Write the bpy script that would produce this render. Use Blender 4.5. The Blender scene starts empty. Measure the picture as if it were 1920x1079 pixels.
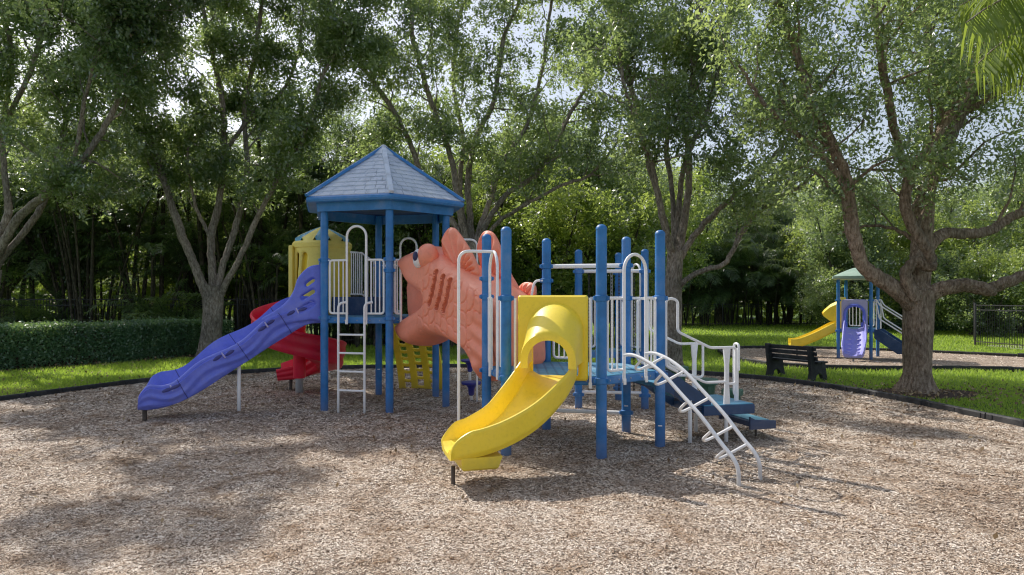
import bpy, bmesh, math, random
import numpy as np
from mathutils import Vector, Matrix
random.seed(7); RNG = np.random.default_rng(11)
PI = math.pi
sc = bpy.context.scene
COL = sc.collection
CAMZ = 1.94
SUN, SKY = 5.0, .14

# ------------------------------------------------------------------ materials
def nodes_of(name):
    m = bpy.data.materials.new(name); m.use_nodes = True
    nt = m.node_tree
    for n in list(nt.nodes): nt.nodes.remove(n)
    out = nt.nodes.new('ShaderNodeOutputMaterial')
    return m, nt, out
def N(nt, kind, **kw):
    n = nt.nodes.new(kind)
    for k, v in kw.items():
        if k in n.inputs: n.inputs[k].default_value = v
        else: setattr(n, k, v)
    return n
def ramp(nt, stops):
    r = nt.nodes.new('ShaderNodeValToRGB')
    e = r.color_ramp.elements
    while len(e) < len(stops): e.new(0.5)
    for el, (p, c) in zip(e, stops):
        el.position = p; el.color = (*c, 1)
    return r
def noise(nt, scale, detail=4, rough=.6, vec=None):
    n = N(nt, 'ShaderNodeTexNoise'); n.inputs['Scale'].default_value = scale
    n.inputs['Detail'].default_value = detail; n.inputs['Roughness'].default_value = rough
    if vec: nt.links.new(vec, n.inputs['Vector'])
    return n
def plastic(name, col, fade=.25, rough=.42, dirt=.35, bump=.08, scale=3.0, spec=.4, mudmax=.5):
    """weathered moulded plastic / powder coat: sun-faded patches, grime, fine scuffs"""
    m, nt, out = nodes_of(name); L = nt.links
    g = N(nt, 'ShaderNodeNewGeometry')
    n1 = noise(nt, scale, 5, .65, g.outputs['Position'])
    n2 = noise(nt, scale * 9, 4, .7, g.outputs['Position'])
    faded = tuple(min(1, c + (0.62 - c) * fade) for c in col)
    dark = tuple(c * (1 - dirt) for c in col)
    r1 = ramp(nt, [(.32, dark), (.5, col), (.74, faded)]); L.new(n1.outputs['Fac'], r1.inputs['Fac'])
    mul = N(nt, 'ShaderNodeMix', data_type='RGBA', blend_type='MULTIPLY'); mul.inputs[0].default_value = .55
    r2 = ramp(nt, [(.25, (.80, .78, .75)), (.5, (1, 1, 1))]); L.new(n2.outputs['Fac'], r2.inputs['Fac'])
    L.new(r1.outputs['Color'], mul.inputs[6]); L.new(r2.outputs['Color'], mul.inputs[7])
    # grime collecting near the ground
    p = N(nt, 'ShaderNodeBsdfPrincipled'); p.inputs['Specular IOR Level'].default_value = spec
    sx = N(nt, 'ShaderNodeSeparateXYZ'); L.new(g.outputs['Position'], sx.inputs['Vector'])
    zn = N(nt, 'ShaderNodeMath', operation='MULTIPLY_ADD'); L.new(n1.outputs['Fac'], zn.inputs[0]); zn.inputs[1].default_value = -.45; L.new(sx.outputs['Z'], zn.inputs[2])
    gz = N(nt, 'ShaderNodeMapRange'); gz.inputs['From Min'].default_value = -.2; gz.inputs['From Max'].default_value = .16
    gz.inputs['To Min'].default_value = mudmax; gz.inputs['To Max'].default_value = 0; L.new(zn.outputs['Value'], gz.inputs['Value'])
    mud = N(nt, 'ShaderNodeMix', data_type='RGBA'); mud.inputs[7].default_value = (.11, .08, .06, 1)
    L.new(gz.outputs['Result'], mud.inputs[0]); L.new(mul.outputs[2], mud.inputs[6]); L.new(mud.outputs[2], p.inputs['Base Color'])
    mr = N(nt, 'ShaderNodeMapRange'); mr.inputs['To Min'].default_value = rough - .12; mr.inputs['To Max'].default_value = rough + .2
    L.new(n2.outputs['Fac'], mr.inputs['Value']); L.new(mr.outputs['Result'], p.inputs['Roughness'])
    if bump:
        b = N(nt, 'ShaderNodeBump'); b.inputs['Strength'].default_value = bump; b.inputs['Distance'].default_value = .02
        L.new(n2.outputs['Fac'], b.inputs['Height']); L.new(b.outputs['Normal'], p.inputs['Normal'])
    L.new(p.outputs['BSDF'], out.inputs['Surface'])
    return m
def leafmat(name, dark, light, trans, tmix=.35, rough=.42, scale=.35, spec=.5):
    m, nt, out = nodes_of(name); L = nt.links
    g = N(nt, 'ShaderNodeNewGeometry')
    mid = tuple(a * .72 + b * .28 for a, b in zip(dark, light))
    r = ramp(nt, [(0, dark), (.45, tuple(c * 1.15 for c in dark)), (.7, mid), (.86, tuple(a * .35 + b * .65 for a, b in zip(dark, light))), (1, light)])  # random leaf tones; the pale end also paints in glints
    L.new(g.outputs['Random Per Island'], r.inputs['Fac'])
    n = noise(nt, scale, 3, .6, g.outputs['Position'])
    rr = ramp(nt, [(.3, (.55, .62, .6)), (.7, (1.25, 1.2, 1.0))]); L.new(n.outputs['Fac'], rr.inputs['Fac'])
    mul = N(nt, 'ShaderNodeMix', data_type='RGBA', blend_type='MULTIPLY'); mul.inputs[0].default_value = 1
    L.new(r.outputs['Color'], mul.inputs[6]); L.new(rr.outputs['Color'], mul.inputs[7])
    p = N(nt, 'ShaderNodeBsdfPrincipled'); p.inputs['Roughness'].default_value = rough
    p.inputs['Specular IOR Level'].default_value = spec
    L.new(mul.outputs[2], p.inputs['Base Color'])
    t = N(nt, 'ShaderNodeBsdfTranslucent')
    mt = N(nt, 'ShaderNodeMix', data_type='RGBA', blend_type='MULTIPLY'); mt.inputs[0].default_value = 1
    mt.inputs[6].default_value = (*trans, 1); L.new(rr.outputs['Color'], mt.inputs[7]); L.new(mt.outputs[2], t.inputs['Color'])
    mx = N(nt, 'ShaderNodeMixShader'); mx.inputs['Fac'].default_value = tmix
    L.new(p.outputs['BSDF'], mx.inputs[1]); L.new(t.outputs['BSDF'], mx.inputs[2]); L.new(mx.outputs['Shader'], out.inputs['Surface'])
    return m
def barkmat(name, a, b, scale=7):
    m, nt, out = nodes_of(name); L = nt.links
    g = N(nt, 'ShaderNodeNewGeometry')
    mp = N(nt, 'ShaderNodeMapping'); mp.inputs['Scale'].default_value = (1, 1, .35); L.new(g.outputs['Position'], mp.inputs['Vector'])
    n = noise(nt, scale * 3, 8, .7, mp.outputs['Vector']); n0 = noise(nt, .9, 3, .6, g.outputs['Position'])
    v = N(nt, 'ShaderNodeTexVoronoi', feature='DISTANCE_TO_EDGE'); v.inputs['Scale'].default_value = scale * 4; L.new(mp.outputs['Vector'], v.inputs['Vector'])
    r = ramp(nt, [(.32, tuple(c * .3 for c in a)), (.48, a), (.62, b), (.75, tuple(min(1, c * 1.25) for c in b))]); L.new(n.outputs['Fac'], r.inputs['Fac'])
    rr = ramp(nt, [(.35, (.6, .62, .6)), (.65, (1.15, 1.1, 1.05))]); L.new(n0.outputs['Fac'], rr.inputs['Fac'])
    mul = N(nt, 'ShaderNodeMix', data_type='RGBA', blend_type='MULTIPLY'); mul.inputs[0].default_value = 1
    L.new(r.outputs['Color'], mul.inputs[6]); L.new(rr.outputs['Color'], mul.inputs[7])
    p = N(nt, 'ShaderNodeBsdfPrincipled'); p.inputs['Roughness'].default_value = .9; p.inputs['Specular IOR Level'].default_value = .2
    L.new(mul.outputs[2], p.inputs['Base Color'])
    ad = N(nt, 'ShaderNodeMath', operation='ADD'); L.new(n.outputs['Fac'], ad.inputs[0]); L.new(v.outputs['Distance'], ad.inputs[1])
    bp = N(nt, 'ShaderNodeBump'); bp.inputs['Strength'].default_value = .9; bp.inputs['Distance'].default_value = .05
    L.new(ad.outputs['Value'], bp.inputs['Height']); L.new(bp.outputs['Normal'], p.inputs['Normal'])
    L.new(p.outputs['BSDF'], out.inputs['Surface'])
    return m
def islandmat(name, stops, rough=.85, big=None, trans=None, tmix=.3, fine=None):
    """loose pieces (chips, blades): one colour per piece, drifted by a large noise"""
    m, nt, out = nodes_of(name); L = nt.links
    g = N(nt, 'ShaderNodeNewGeometry')
    r = ramp(nt, stops); L.new(g.outputs['Random Per Island'], r.inputs['Fac'])
    n = noise(nt, .55, 5, .65, g.outputs['Position'])
    rr = ramp(nt, big or [(.3, (.7, .7, .7)), (.7, (1.1, 1.1, 1.1))]); L.new(n.outputs['Fac'], rr.inputs['Fac'])
    nf = noise(nt, 2.6, 4, .7, g.outputs['Position'])
    rf = ramp(nt, fine or [(0, (1, 1, 1)), (1, (1, 1, 1))]); L.new(nf.outputs['Fac'], rf.inputs['Fac'])
    m0 = N(nt, 'ShaderNodeMix', data_type='RGBA', blend_type='MULTIPLY'); m0.inputs[0].default_value = 1
    L.new(r.outputs['Color'], m0.inputs[6]); L.new(rf.outputs['Color'], m0.inputs[7])
    mul = N(nt, 'ShaderNodeMix', data_type='RGBA', blend_type='MULTIPLY'); mul.inputs[0].default_value = 1
    L.new(m0.outputs[2], mul.inputs[6]); L.new(rr.outputs['Color'], mul.inputs[7])
    p = N(nt, 'ShaderNodeBsdfPrincipled'); p.inputs['Roughness'].default_value = rough; p.inputs['Specular IOR Level'].default_value = .25
    L.new(mul.outputs[2], p.inputs['Base Color'])
    if trans:
        t = N(nt, 'ShaderNodeBsdfTranslucent'); t.inputs['Color'].default_value = (*trans, 1)
        mx = N(nt, 'ShaderNodeMixShader'); mx.inputs['Fac'].default_value = tmix
        L.new(p.outputs['BSDF'], mx.inputs[1]); L.new(t.outputs['BSDF'], mx.inputs[2]); L.new(mx.outputs['Shader'], out.inputs['Surface'])
    else: L.new(p.outputs['BSDF'], out.inputs['Surface'])
    return m
def groundmat(name, stops, scale, bump=.5, mid=None):
    m, nt, out = nodes_of(name); L = nt.links
    g = N(nt, 'ShaderNodeNewGeometry')
    n = noise(nt, scale, 8, .75, g.outputs['Position']); n2 = noise(nt, .5, 4, .6, g.outputs['Position'])
    r = ramp(nt, stops); L.new(n.outputs['Fac'], r.inputs['Fac'])
    rr = ramp(nt, [(.3, (.75, .75, .75)), (.7, (1.12, 1.1, 1.05))]); L.new(n2.outputs['Fac'], rr.inputs['Fac'])
    mul = N(nt, 'ShaderNodeMix', data_type='RGBA', blend_type='MULTIPLY'); mul.inputs[0].default_value = 1
    L.new(r.outputs['Color'], mul.inputs[6]); L.new(rr.outputs['Color'], mul.inputs[7])
    p = N(nt, 'ShaderNodeBsdfPrincipled'); p.inputs['Roughness'].default_value = .95; p.inputs['Specular IOR Level'].default_value = .15
    L.new(mul.outputs[2], p.inputs['Base Color'])
    b = N(nt, 'ShaderNodeBump'); b.inputs['Strength'].default_value = bump; b.inputs['Distance'].default_value = .04
    L.new(n.outputs['Fac'], b.inputs['Height']); L.new(b.outputs['Normal'], p.inputs['Normal'])
    L.new(p.outputs['BSDF'], out.inputs['Surface'])
    return m

M = dict(
    post=plastic('blue_powder_coat', (.014, .155, .48), .12, .38, .3),
    blue_dark=plastic('navy_plastic', (.014, .05, .14), .1, .5, .3),
    deck=plastic('teal_deck_coating', (.05, .23, .40), .3, .55, .45, .2, 2.2),
    roofblue=plastic('roof_blue_trim', (.02, .17, .5), .15, .4, .25),
    ridge=plastic('roof_pale_ridge', (.52, .62, .78), .3, .5, .3),
    white=plastic('white_tube_coating', (.95, .95, .96), .0, .35, .03, .03),
    white_flat=plastic('white_flat_plastic', (.92, .93, .95), .0, .5, .15, .04),
    purple=plastic('violet_blue_plastic', (.12, .165, .80), .14, .34, .2),
    purple_dark=plastic('violet_blue_shadow', (.035, .04, .22), .05, .5, .2),  # for dark joints, and for shade painted into the hand slots
    periwinkle=plastic('periwinkle_plastic', (.28, .29, .80), .25, .4, .15),
    lilac=plastic('lilac_plastic', (.46, .44, .80), .2, .4, .15),
    red=plastic('red_plastic', (.80, .014, .05), .03, .36, .25),
    yellow=plastic('yellow_plastic', (1.0, .73, .035), .04, .36, .10, .0, 2.6),
    ochre=plastic('ochre_plastic', (.92, .66, .03), .04, .45, .15),
    cream=plastic('cream_plastic', (.86, .70, .13), .08, .5, .12),
    coral=plastic('coral_plastic', (.97, .27, .155), .08, .42, .16, .1, 2.2),
    coral_dark=plastic('coral_recess', (.58, .11, .05), .05, .6, .2),
    eye_white=plastic('eye_white', (.8, .8, .82), .0, .35, .1),
    navy=plastic('navy_paint', (.01, .012, .07), .05, .4, .2),
    podblue=plastic('pod_blue', (.02, .025, .28), .1, .4, .25),
    podgreen=plastic('pod_green', (.03, .115, .07), .2, .55, .35),
    aqua=plastic('aqua_plastic', (.08, .32, .46), .15, .45, .2),
    green_roof=plastic('green_roof', (.28, .42, .33), .25, .5, .2),
    black=plastic('black_iron', (.012, .012, .014), .03, .5, .2),
    board=plastic('black_recycled_board', (.015, .017, .02), .06, .6, .35, .3, 4, .3, .06),
    steel=plastic('galvanised_steel', (.33, .35, .36), .1, .4, .3),
    bark=barkmat('grey_oak_bark', (.25, .205, .17), (.43, .38, .335)),
    bark_brown=barkmat('brown_oak_bark', (.23, .165, .12), (.40, .315, .245)),
    bark2=barkmat('dark_stem_bark', (.06, .055, .04), (.14, .12, .09), 6),
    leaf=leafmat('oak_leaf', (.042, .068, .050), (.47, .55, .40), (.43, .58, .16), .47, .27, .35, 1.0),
    leaf_lit=leafmat('sunlit_leaf_tint', (.05, .088, .026), (.33, .41, .14), (.46, .60, .10), .48, .35, .35, .8),  # sunlit look of background trees put into a brighter leaf colour
    leaf_dark=leafmat('deep_shade_leaf', (.042, .07, .044), (.32, .40, .23), (.34, .47, .12), .44, .35, .35, .8),  # shaded look of the belt put into a darker leaf colour
    hedge=leafmat('hedge_leaf', (.06, .13, .07), (.22, .33, .18), (.28, .46, .12), .32, .38, .35, .7),
    palm=leafmat('palm_leaflet', (.045, .08, .035), (.14, .20, .085), (.26, .38, .08), .38, .33),
    palm_lit=leafmat('sunlit_palm_leaflet', (.08, .13, .025), (.24, .33, .08), (.36, .48, .06), .45, .6, .35, .3),  # lit copy of the palm leaflet, sunlight put into its colour
    roof_shingle=plastic('grey_blue_shingle', (.46, .54, .68), .38, .6, .3, .3, 5),
)
def chipmat():
    return islandmat('wood_chip', [(0, (.035, .024, .018)), (.16, (.17, .11, .078)), (.34, (.44, .36, .29)), (.60, (.68, .605, .53)), (1, (.88, .84, .79))],
                     .85, [(.28, (.58, .46, .36)), (.46, (.95, .90, .84)), (.6, (1, .965, .92)), (.78, (1.1, 1.08, 1.06))],
                     fine=[(.34, (.55, .42, .31)), (.46, (.97, .9, .83)), (.6, (1.04, 1.02, 1))])
M['chip'] = chipmat()
M['litter'] = islandmat('fallen_leaf', [(0, (.12, .07, .035)), (.5, (.26, .17, .09)), (1, (.42, .31, .17))])
M['mulch'] = groundmat('mulch_floor', [(.3, (.10, .07, .05)), (.5, (.34, .26, .20)), (.68, (.6, .52, .43))], 42, .6)
M['soil'] = groundmat('brown_soil', [(.3, (.03, .018, .013)), (.6, (.10, .06, .045)), (.75, (.2, .14, .1))], 22, .9)
M['lawn'] = groundmat('lawn_soil_green', [(.3, (.03, .055, .010)), (.55, (.075, .135, .018)), (.75, (.13, .20, .03))], 14, .5)
M['blade'] = islandmat('grass_blade', [(0, (.10, .17, .022)), (.5, (.21, .33, .04)), (.9, (.33, .43, .08)), (1, (.45, .42, .18))], .5,
                       [(.3, (.68, .72, .6)), (.7, (1.2, 1.12, 1.1))], (.46, .68, .06), .48)
M['concrete'] = groundmat('pale_concrete', [(.3, (.42, .40, .37)), (.7, (.56, .54, .5))], 9, .15)

# ------------------------------------------------------------------ object helpers
def wloc(o):
    v = Vector((0, 0, 0))
    while o is not None: v += o.location; o = o.parent
    return v
def tag(o, label=None, cat=None, group=None, kind=None):
    if label: o['label'] = label
    if cat: o['category'] = cat
    if group: o['group'] = group
    if kind: o['kind'] = kind
    return o
def thing(name, label, cat, loc=(0, 0, 0), group=None):
    o = bpy.data.objects.new(name, None); COL.objects.link(o); o.location = loc
    o.empty_display_size = .2
    return tag(o, label, cat, group)
def copy_tree(o, parent=None):
    c = o.copy(); COL.objects.link(c); c.parent = parent
    for ch in list(o.children): copy_tree(ch, c)
    return c

class MB:
    def __init__(s): s.v = []; s.f = []; s.mi = []
    def add(s, vs, fs, mi=0):
        b = len(s.v); s.v.extend([tuple(p) for p in vs])
        s.f.extend([tuple(i + b for i in f) for f in fs]); s.mi.extend([mi] * len(fs)); return s
    def box(s, c, size, rz=0, bev=.006, mi=0, R=None):
        bm = bmesh.new(); bmesh.ops.create_cube(bm, size=1)
        bmesh.ops.scale(bm, vec=size, verts=bm.verts)
        if bev: bmesh.ops.bevel(bm, geom=list(bm.edges), offset=min(bev, min(size) * .3), segments=2, affect='EDGES', profile=.6)
        mt = Matrix.Translation(c) @ (R if R is not None else Matrix.Rotation(rz, 4, 'Z'))
        bm.verts.ensure_lookup_table()
        vs = [mt @ v.co for v in bm.verts]; fs = [[v.index for v in f.verts] for f in bm.faces]
        bm.free(); return s.add(vs, fs, mi)
    def tube(s, path, r, n=10, cap=True, mi=0):
        P = [Vector(p) for p in path]; k = len(P)
        rr = r if isinstance(r, (list, tuple)) else [r] * k
        vs = []; up = None
        for i in range(k):
            t = (P[min(i + 1, k - 1)] - P[max(i - 1, 0)]).normalized()
            if up is None: up = Vector((0, 0, 1)) if abs(t.z) < .9 else Vector((1, 0, 0))
            a = (up - t * up.dot(t))
            if a.length < 1e-4: a = t.orthogonal()
            a.normalize(); b = t.cross(a); up = a
            for j in range(n):
                q = 2 * PI * j / n
                vs.append(P[i] + (a * math.cos(q) + b * math.sin(q)) * rr[i])
        fs = [(i * n + j, i * n + (j + 1) % n, (i + 1) * n + (j + 1) % n, (i + 1) * n + j) for i in range(k - 1) for j in range(n)]
        if cap: fs += [tuple(range(n))[::-1], tuple(range((k - 1) * n, k * n))]
        return s.add(vs, fs, mi)
    def lathe(s, c, prof, n=24, mi=0, axis=None):
        """prof: (radius, z) from bottom to top"""
        vs = []; k = len(prof)
        for r, z in prof:
            for j in range(n):
                q = 2 * PI * j / n; vs.append(Vector((r * math.cos(q), r * math.sin(q), z)))
        fs = [(i * n + j, i * n + (j + 1) % n, (i + 1) * n + (j + 1) % n, (i + 1) * n + j) for i in range(k - 1) for j in range(n)]
        fs += [tuple(range(n))[::-1], tuple(range((k - 1) * n, k * n))]
        Rm = Vector((0, 0, 1)).rotation_difference(Vector(axis)).to_matrix() if axis else Matrix.Identity(3)
        return s.add([Vector(c) + Rm @ v for v in vs], fs, mi)
    def ball(s, c, r, n=18, m=10, mi=0):
        rx = r if isinstance(r, (tuple, list)) else (r, r, r)
        prof = [(max(1e-4, math.sin(PI * i / m)), -math.cos(PI * i / m)) for i in range(m + 1)]
        t = MB().lathe((0, 0, 0), prof, n)
        return s.add([(c[0] + v[0] * rx[0], c[1] + v[1] * rx[1], c[2] + v[2] * rx[2]) for v in t.v], t.f, mi)
    def prism(s, poly, z0, z1, mi=0, inset=0):
        """poly: xy points counter-clockwise"""
        n = len(poly)
        cx = sum(p[0] for p in poly) / n; cy = sum(p[1] for p in poly) / n
        def ins(p, k): return (p[0] + (cx - p[0]) * k, p[1] + (cy - p[1]) * k)
        if inset:
            dz = (z1 - z0) * .12
            rings = [(z0, inset), (z0 + dz, 0), (z1 - dz, 0), (z1, inset)]
        else: rings = [(z0, 0), (z1, 0)]
        vs = [(*ins(p, k), z) for z, k in rings for p in poly]
        fs = [(i * n + j, i * n + (j + 1) % n, (i + 1) * n + (j + 1) % n, (i + 1) * n + j) for i in range(len(rings) - 1) for j in range(n)]
        fs += [tuple(range(n))[::-1], tuple(range((len(rings) - 1) * n, len(rings) * n))]
        return s.add(vs, fs, mi)
    def sweep(s, path, sec, mi=0, cap=True):
        """closed section sec(t)-> [(lateral, up)] carried along path; lateral stays level"""
        P = [Vector(p) for p in path]; k = len(P); vs = []; n = None
        for i in range(k):
            t = (P[min(i + 1, k - 1)] - P[max(i - 1, 0)]).normalized()
            lat = t.cross(Vector((0, 0, 1))).normalized(); up = lat.cross(t)
            q = sec(i / (k - 1)); n = len(q)
            vs += [P[i] + lat * a + up * b for a, b in q]
        fs = [(i * n + j, (i + 1) * n + j, (i + 1) * n + (j + 1) % n, i * n + (j + 1) % n) for i in range(k - 1) for j in range(n)]
        if cap:
            fs += [tuple(range(n)), tuple(range((k - 1) * n, k * n))[::-1]]
        return s.add(vs, fs, mi)
    def build(s, name, mat, parent=None, smooth=35, fix=False):
        o = wloc(parent) if parent else Vector((0, 0, 0))
        me = bpy.data.meshes.new(name)
        me.from_pydata([(v[0] - o.x, v[1] - o.y, v[2] - o.z) for v in s.v], [], s.f)
        for m in (mat if isinstance(mat, (list, tuple)) else [mat]): me.materials.append(m)
        if any(s.mi): me.polygons.foreach_set('material_index', s.mi)
        if fix:
            bm = bmesh.new(); bm.from_mesh(me); bmesh.ops.remove_doubles(bm, verts=bm.verts, dist=1e-5)
            bmesh.ops.recalc_face_normals(bm, faces=bm.faces); bm.to_mesh(me); bm.free()
        if smooth:
            me.polygons.foreach_set('use_smooth', [True] * len(me.polygons))
            me.set_sharp_from_angle(angle=math.radians(smooth))
        me.update()
        ob = bpy.data.objects.new(name, me); COL.objects.link(ob)
        if parent: ob.parent = parent
        return ob
def npmesh(name, V, F, mat, parent=None, smooth=False, origin=None):
    """big meshes from numpy arrays; F is (n,4) or (n,3)"""
    o = np.array(origin if origin is not None else (wloc(parent) if parent else (0, 0, 0)), dtype=np.float32)
    me = bpy.data.meshes.new(name); V = (np.asarray(V, dtype=np.float32) - o); F = np.asarray(F, dtype=np.int32)
    k = F.shape[1]
    me.vertices.add(len(V)); me.vertices.foreach_set('co', V.ravel())
    me.loops.add(F.size); me.loops.foreach_set('vertex_index', F.ravel())
    me.polygons.add(len(F)); me.polygons.foreach_set('loop_start', np.arange(0, F.size, k, dtype=np.int32))
    if smooth: me.polygons.foreach_set('use_smooth', np.ones(len(F), dtype=bool))
    me.materials.append(mat); me.update(calc_edges=True); me.validate()
    ob = bpy.data.objects.new(name, me); COL.objects.link(ob)
    if parent: ob.parent = parent
    elif origin is not None: ob.location = origin
    return ob
def catmull(pts, per=8, closed=False):
    P = [Vector(p) for p in pts]; out = []
    n = len(P)
    for i in range(n - (0 if closed else 1)):
        if closed: a, b, c, d = P[i - 1], P[i], P[(i + 1) % n], P[(i + 2) % n]
        else: a, b, c, d = P[max(i - 1, 0)], P[i], P[i + 1], P[min(i + 2, n - 1)]
        for j in range(per):
            t = j / per
            out.append(.5 * ((2 * b) + (c - a) * t + (2 * a - 5 * b + 4 * c - d) * t * t + (3 * b - a - 3 * c + d) * t ** 3))
    if not closed: out.append(P[-1])
    return out
def fillet(pts, r, seg=5, closed=False):
    P = [Vector(p) for p in pts]; n = len(P); out = []
    for i in range(n):
        if not closed and i in (0, n - 1): out.append(P[i]); continue
        a, b, c = P[i - 1], P[i], P[(i + 1) % n]
        d1 = min(r, (a - b).length * .48); d2 = min(r, (c - b).length * .48)
        p = b + (a - b).normalized() * d1; q = b + (c - b).normalized() * d2
        for j in range(seg + 1):
            t = j / seg; out.append((1 - t) ** 2 * p + 2 * t * (1 - t) * b + t * t * q)
    if closed: out.append(out[0].copy())
    return out

# distance-field sheets: an outline (with holes) given thickness and relief
def seg_sdf(pts, poly):
    poly = np.asarray(poly, float); A = poly; B = np.roll(poly, -1, 0)
    d = B - A; L2 = (d ** 2).sum(1) + 1e-12
    best = np.full(len(pts), 1e9); near = np.zeros_like(pts); inside = np.zeros(len(pts), bool)
    for a, b, dd, l2 in zip(A, B, d, L2):
        t = np.clip(((pts - a) @ dd) / l2, 0, 1); q = a + t[:, None] * dd
        r = np.hypot(*(pts - q).T); m = r < best
        best[m] = r[m]; near[m] = q[m]
        cond = ((a[1] > pts[:, 1]) != (b[1] > pts[:, 1]))
        with np.errstate(divide='ignore', invalid='ignore'):
            xi = (b[0] - a[0]) * (pts[:, 1] - a[1]) / (b[1] - a[1] + 1e-15) + a[0]
        inside ^= cond & (pts[:, 0] < xi)
    return np.where(inside, best, -best), near
def inflate(outline, holes, step, W, frame, relief=None, back=None, mat_of=None):
    """frame(u, w, n) -> 3D. W(d)-> half thickness at distance d from the edge"""
    O = np.asarray(outline, float); lo = O.min(0) - step; hi = O.max(0) + step
    nx = int((hi[0] - lo[0]) / step) + 2; ny = int((hi[1] - lo[1]) / step) + 2
    gx, gy = np.meshgrid(lo[0] + step * np.arange(nx), lo[1] + step * np.arange(ny), indexing='ij')
    pts = np.stack([gx.ravel(), gy.ravel()], 1)
    d, near = seg_sdf(pts, outline)
    for h in holes:
        dh, nh = seg_sdf(pts, h); dh = -dh
        m = dh < d; d = np.where(m, dh, d); near[m] = nh[m]
    ins = (d > step * .25).reshape(nx, ny)
    cell = (ins[:-1, :-1] | ins[1:, :-1] | ins[:-1, 1:] | ins[1:, 1:])
    pos = np.where((d > step * .25)[:, None], pts, near); dd = np.where(d > step * .25, d, 0)
    idx = np.arange(nx * ny).reshape(nx, ny)
    ci, cj = np.nonzero(cell)
    quads = np.stack([idx[ci, cj], idx[ci + 1, cj], idx[ci + 1, cj + 1], idx[ci, cj + 1]], 1)
    used = np.unique(quads); remap = -np.ones(nx * ny, int); remap[used] = np.arange(len(used))
    Q = remap[quads]; p = pos[used]; w = W(dd[used])
    rel = relief(p, dd[used]) if relief else 0
    nb = len(used)
    front = [frame(a, b, c) for (a, b), c in zip(p, w + rel)]
    bk = back(dd[used]) if back else -w
    backv = [frame(a, b, c) for (a, b), c in zip(p, bk)]
    fs = [tuple(q) for q in Q] + [tuple(int(i) + nb for i in q[::-1]) for q in Q]
    cnt = {}
    for q in Q:
        for a, b in ((q[0], q[1]), (q[1], q[2]), (q[2], q[3]), (q[3], q[0])):
            k = (min(a, b), max(a, b)); cnt[k] = None if k in cnt else (a, b)
    for v in cnt.values():
        if v: fs.append((int(v[1]), int(v[0]), int(v[0]) + nb, int(v[1]) + nb))
    mb = MB(); mb.add(front + backv, fs)
    if mat_of is not None:
        cm = mat_of(p[Q].mean(1)); mb.mi = [int(x) for x in cm] + [0] * (len(fs) - len(Q))
    return mb
def ellipse(c, a, b, rot=0, n=18):
    cr, sr = math.cos(rot), math.sin(rot)
    return [(c[0] + a * math.cos(q) * cr - b * math.sin(q) * sr, c[1] + a * math.cos(q) * sr + b * math.sin(q) * cr) for q in [2 * PI * i / n for i in range(n)]]
def capsule2(a, b, r, n=8):
    a = Vector(a); b = Vector(b); t = (b - a).normalized(); q0 = math.atan2(t.y, t.x); out = []
    for i in range(n + 1):
        q = q0 - PI / 2 + PI * i / n; out.append((b.x + r * math.cos(q), b.y + r * math.sin(q)))
    for i in range(n + 1):
        q = q0 + PI / 2 + PI * i / n; out.append((a.x + r * math.cos(q), a.y + r * math.sin(q)))
    return out
# ================================================================== PLAY STRUCTURE (fish tunnel joins both towers: one bolted thing)
A, B, C_, D, E, F = (-.07, 8.20), (1.04, 7.94), (1.87, 8.62), (1.60, 9.56), (.496, 9.82), (-.34, 9.14)
HC = (.766, 8.88)
G, H_, I_ = (1.14, 11.69), (2.25, 11.56), (1.95, 12.5)
a_, b_, c_, d_, e_, f_ = (-3.13, 11.39), (-1.99, 11.09), (-1.15, 11.88), (-1.45, 12.97), (-2.59, 13.27), (-3.43, 12.48)
TC = (-2.29, 12.18)
ZD, ZT = 1.02, 1.62
class Edge:
    def __init__(s, P, Q, c):
        s.P = Vector(P); s.Q = Vector(Q); s.L = (s.Q - s.P).length; s.e = (s.Q - s.P) / s.L
        s.n = Vector((s.e.y, -s.e.x))
        if s.n.dot((s.P + s.Q) / 2 - Vector(c)) < 0: s.n = -s.n
        s.rz = math.atan2(s.e.y, s.e.x)
    def __call__(s, t, z, k=0):
        q = s.P + s.e * t + s.n * k; return Vector((q.x, q.y, z))
play = thing('play_structure', 'large blue-posted play structure with roofed tower, coral fish tunnel and three coloured slides', 'play structure', (-.6, 10.3, 0))

def post(parent, xy, ztop, collars=(), r=.0635, mat=None, mark=None, dome=True):
    x, y = xy; mb = MB()
    prof = [(r, -.03), (r, ztop - r * .95)]
    if dome: prof += [(r * 1.04, ztop - r * .94), (r * 1.03, ztop - r * .75), (r * .86, ztop - r * .35), (r * .5, ztop - r * .08), (.004, ztop)]
    else: prof[1] = (r, ztop)
    mb.lathe((x, y, 0), prof, 22)
    o = mb.build('post', mat or M['post'], parent)
    for z in collars:
        c = MB().lathe((x, y, z), [(r + .001, -.036), (r + .013, -.03), (r + .013, .03), (r + .001, .036)], 22)
        q = math.atan2(-y, -x)
        for s in (-1, 1):
            qq = q + s * 1.15
            c.box((x + math.cos(qq) * (r + .022), y + math.sin(qq) * (r + .022), z), (.035, .03, .05), qq, .008)
        c.build('collar', mat or M['post'], o)
    if mark:
        q = math.atan2(-y, -x)
        MB().box((x + math.cos(q) * (r + .001), y + math.sin(q) * (r + .001), mark), (.006, .05, .012), q, .002).build('marking_label', M['white'], o)
    return o
for p, cs, mk in ((A, (1.93, .97), None), (B, (1.93, .97), None), (C_, (1.93, .97), .33), (D, (2.385, 1.93, .97, .33), .43), (E, (2.385, 2.18, .97, .33), None), (F, (2.19, 1.95, .97), None)):
    post(play, p, 2.79, cs, mark=mk)
for p in (G, H_, I_): post(play, p, 2.76, (2.38, 1.93, .97, .28))
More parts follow.
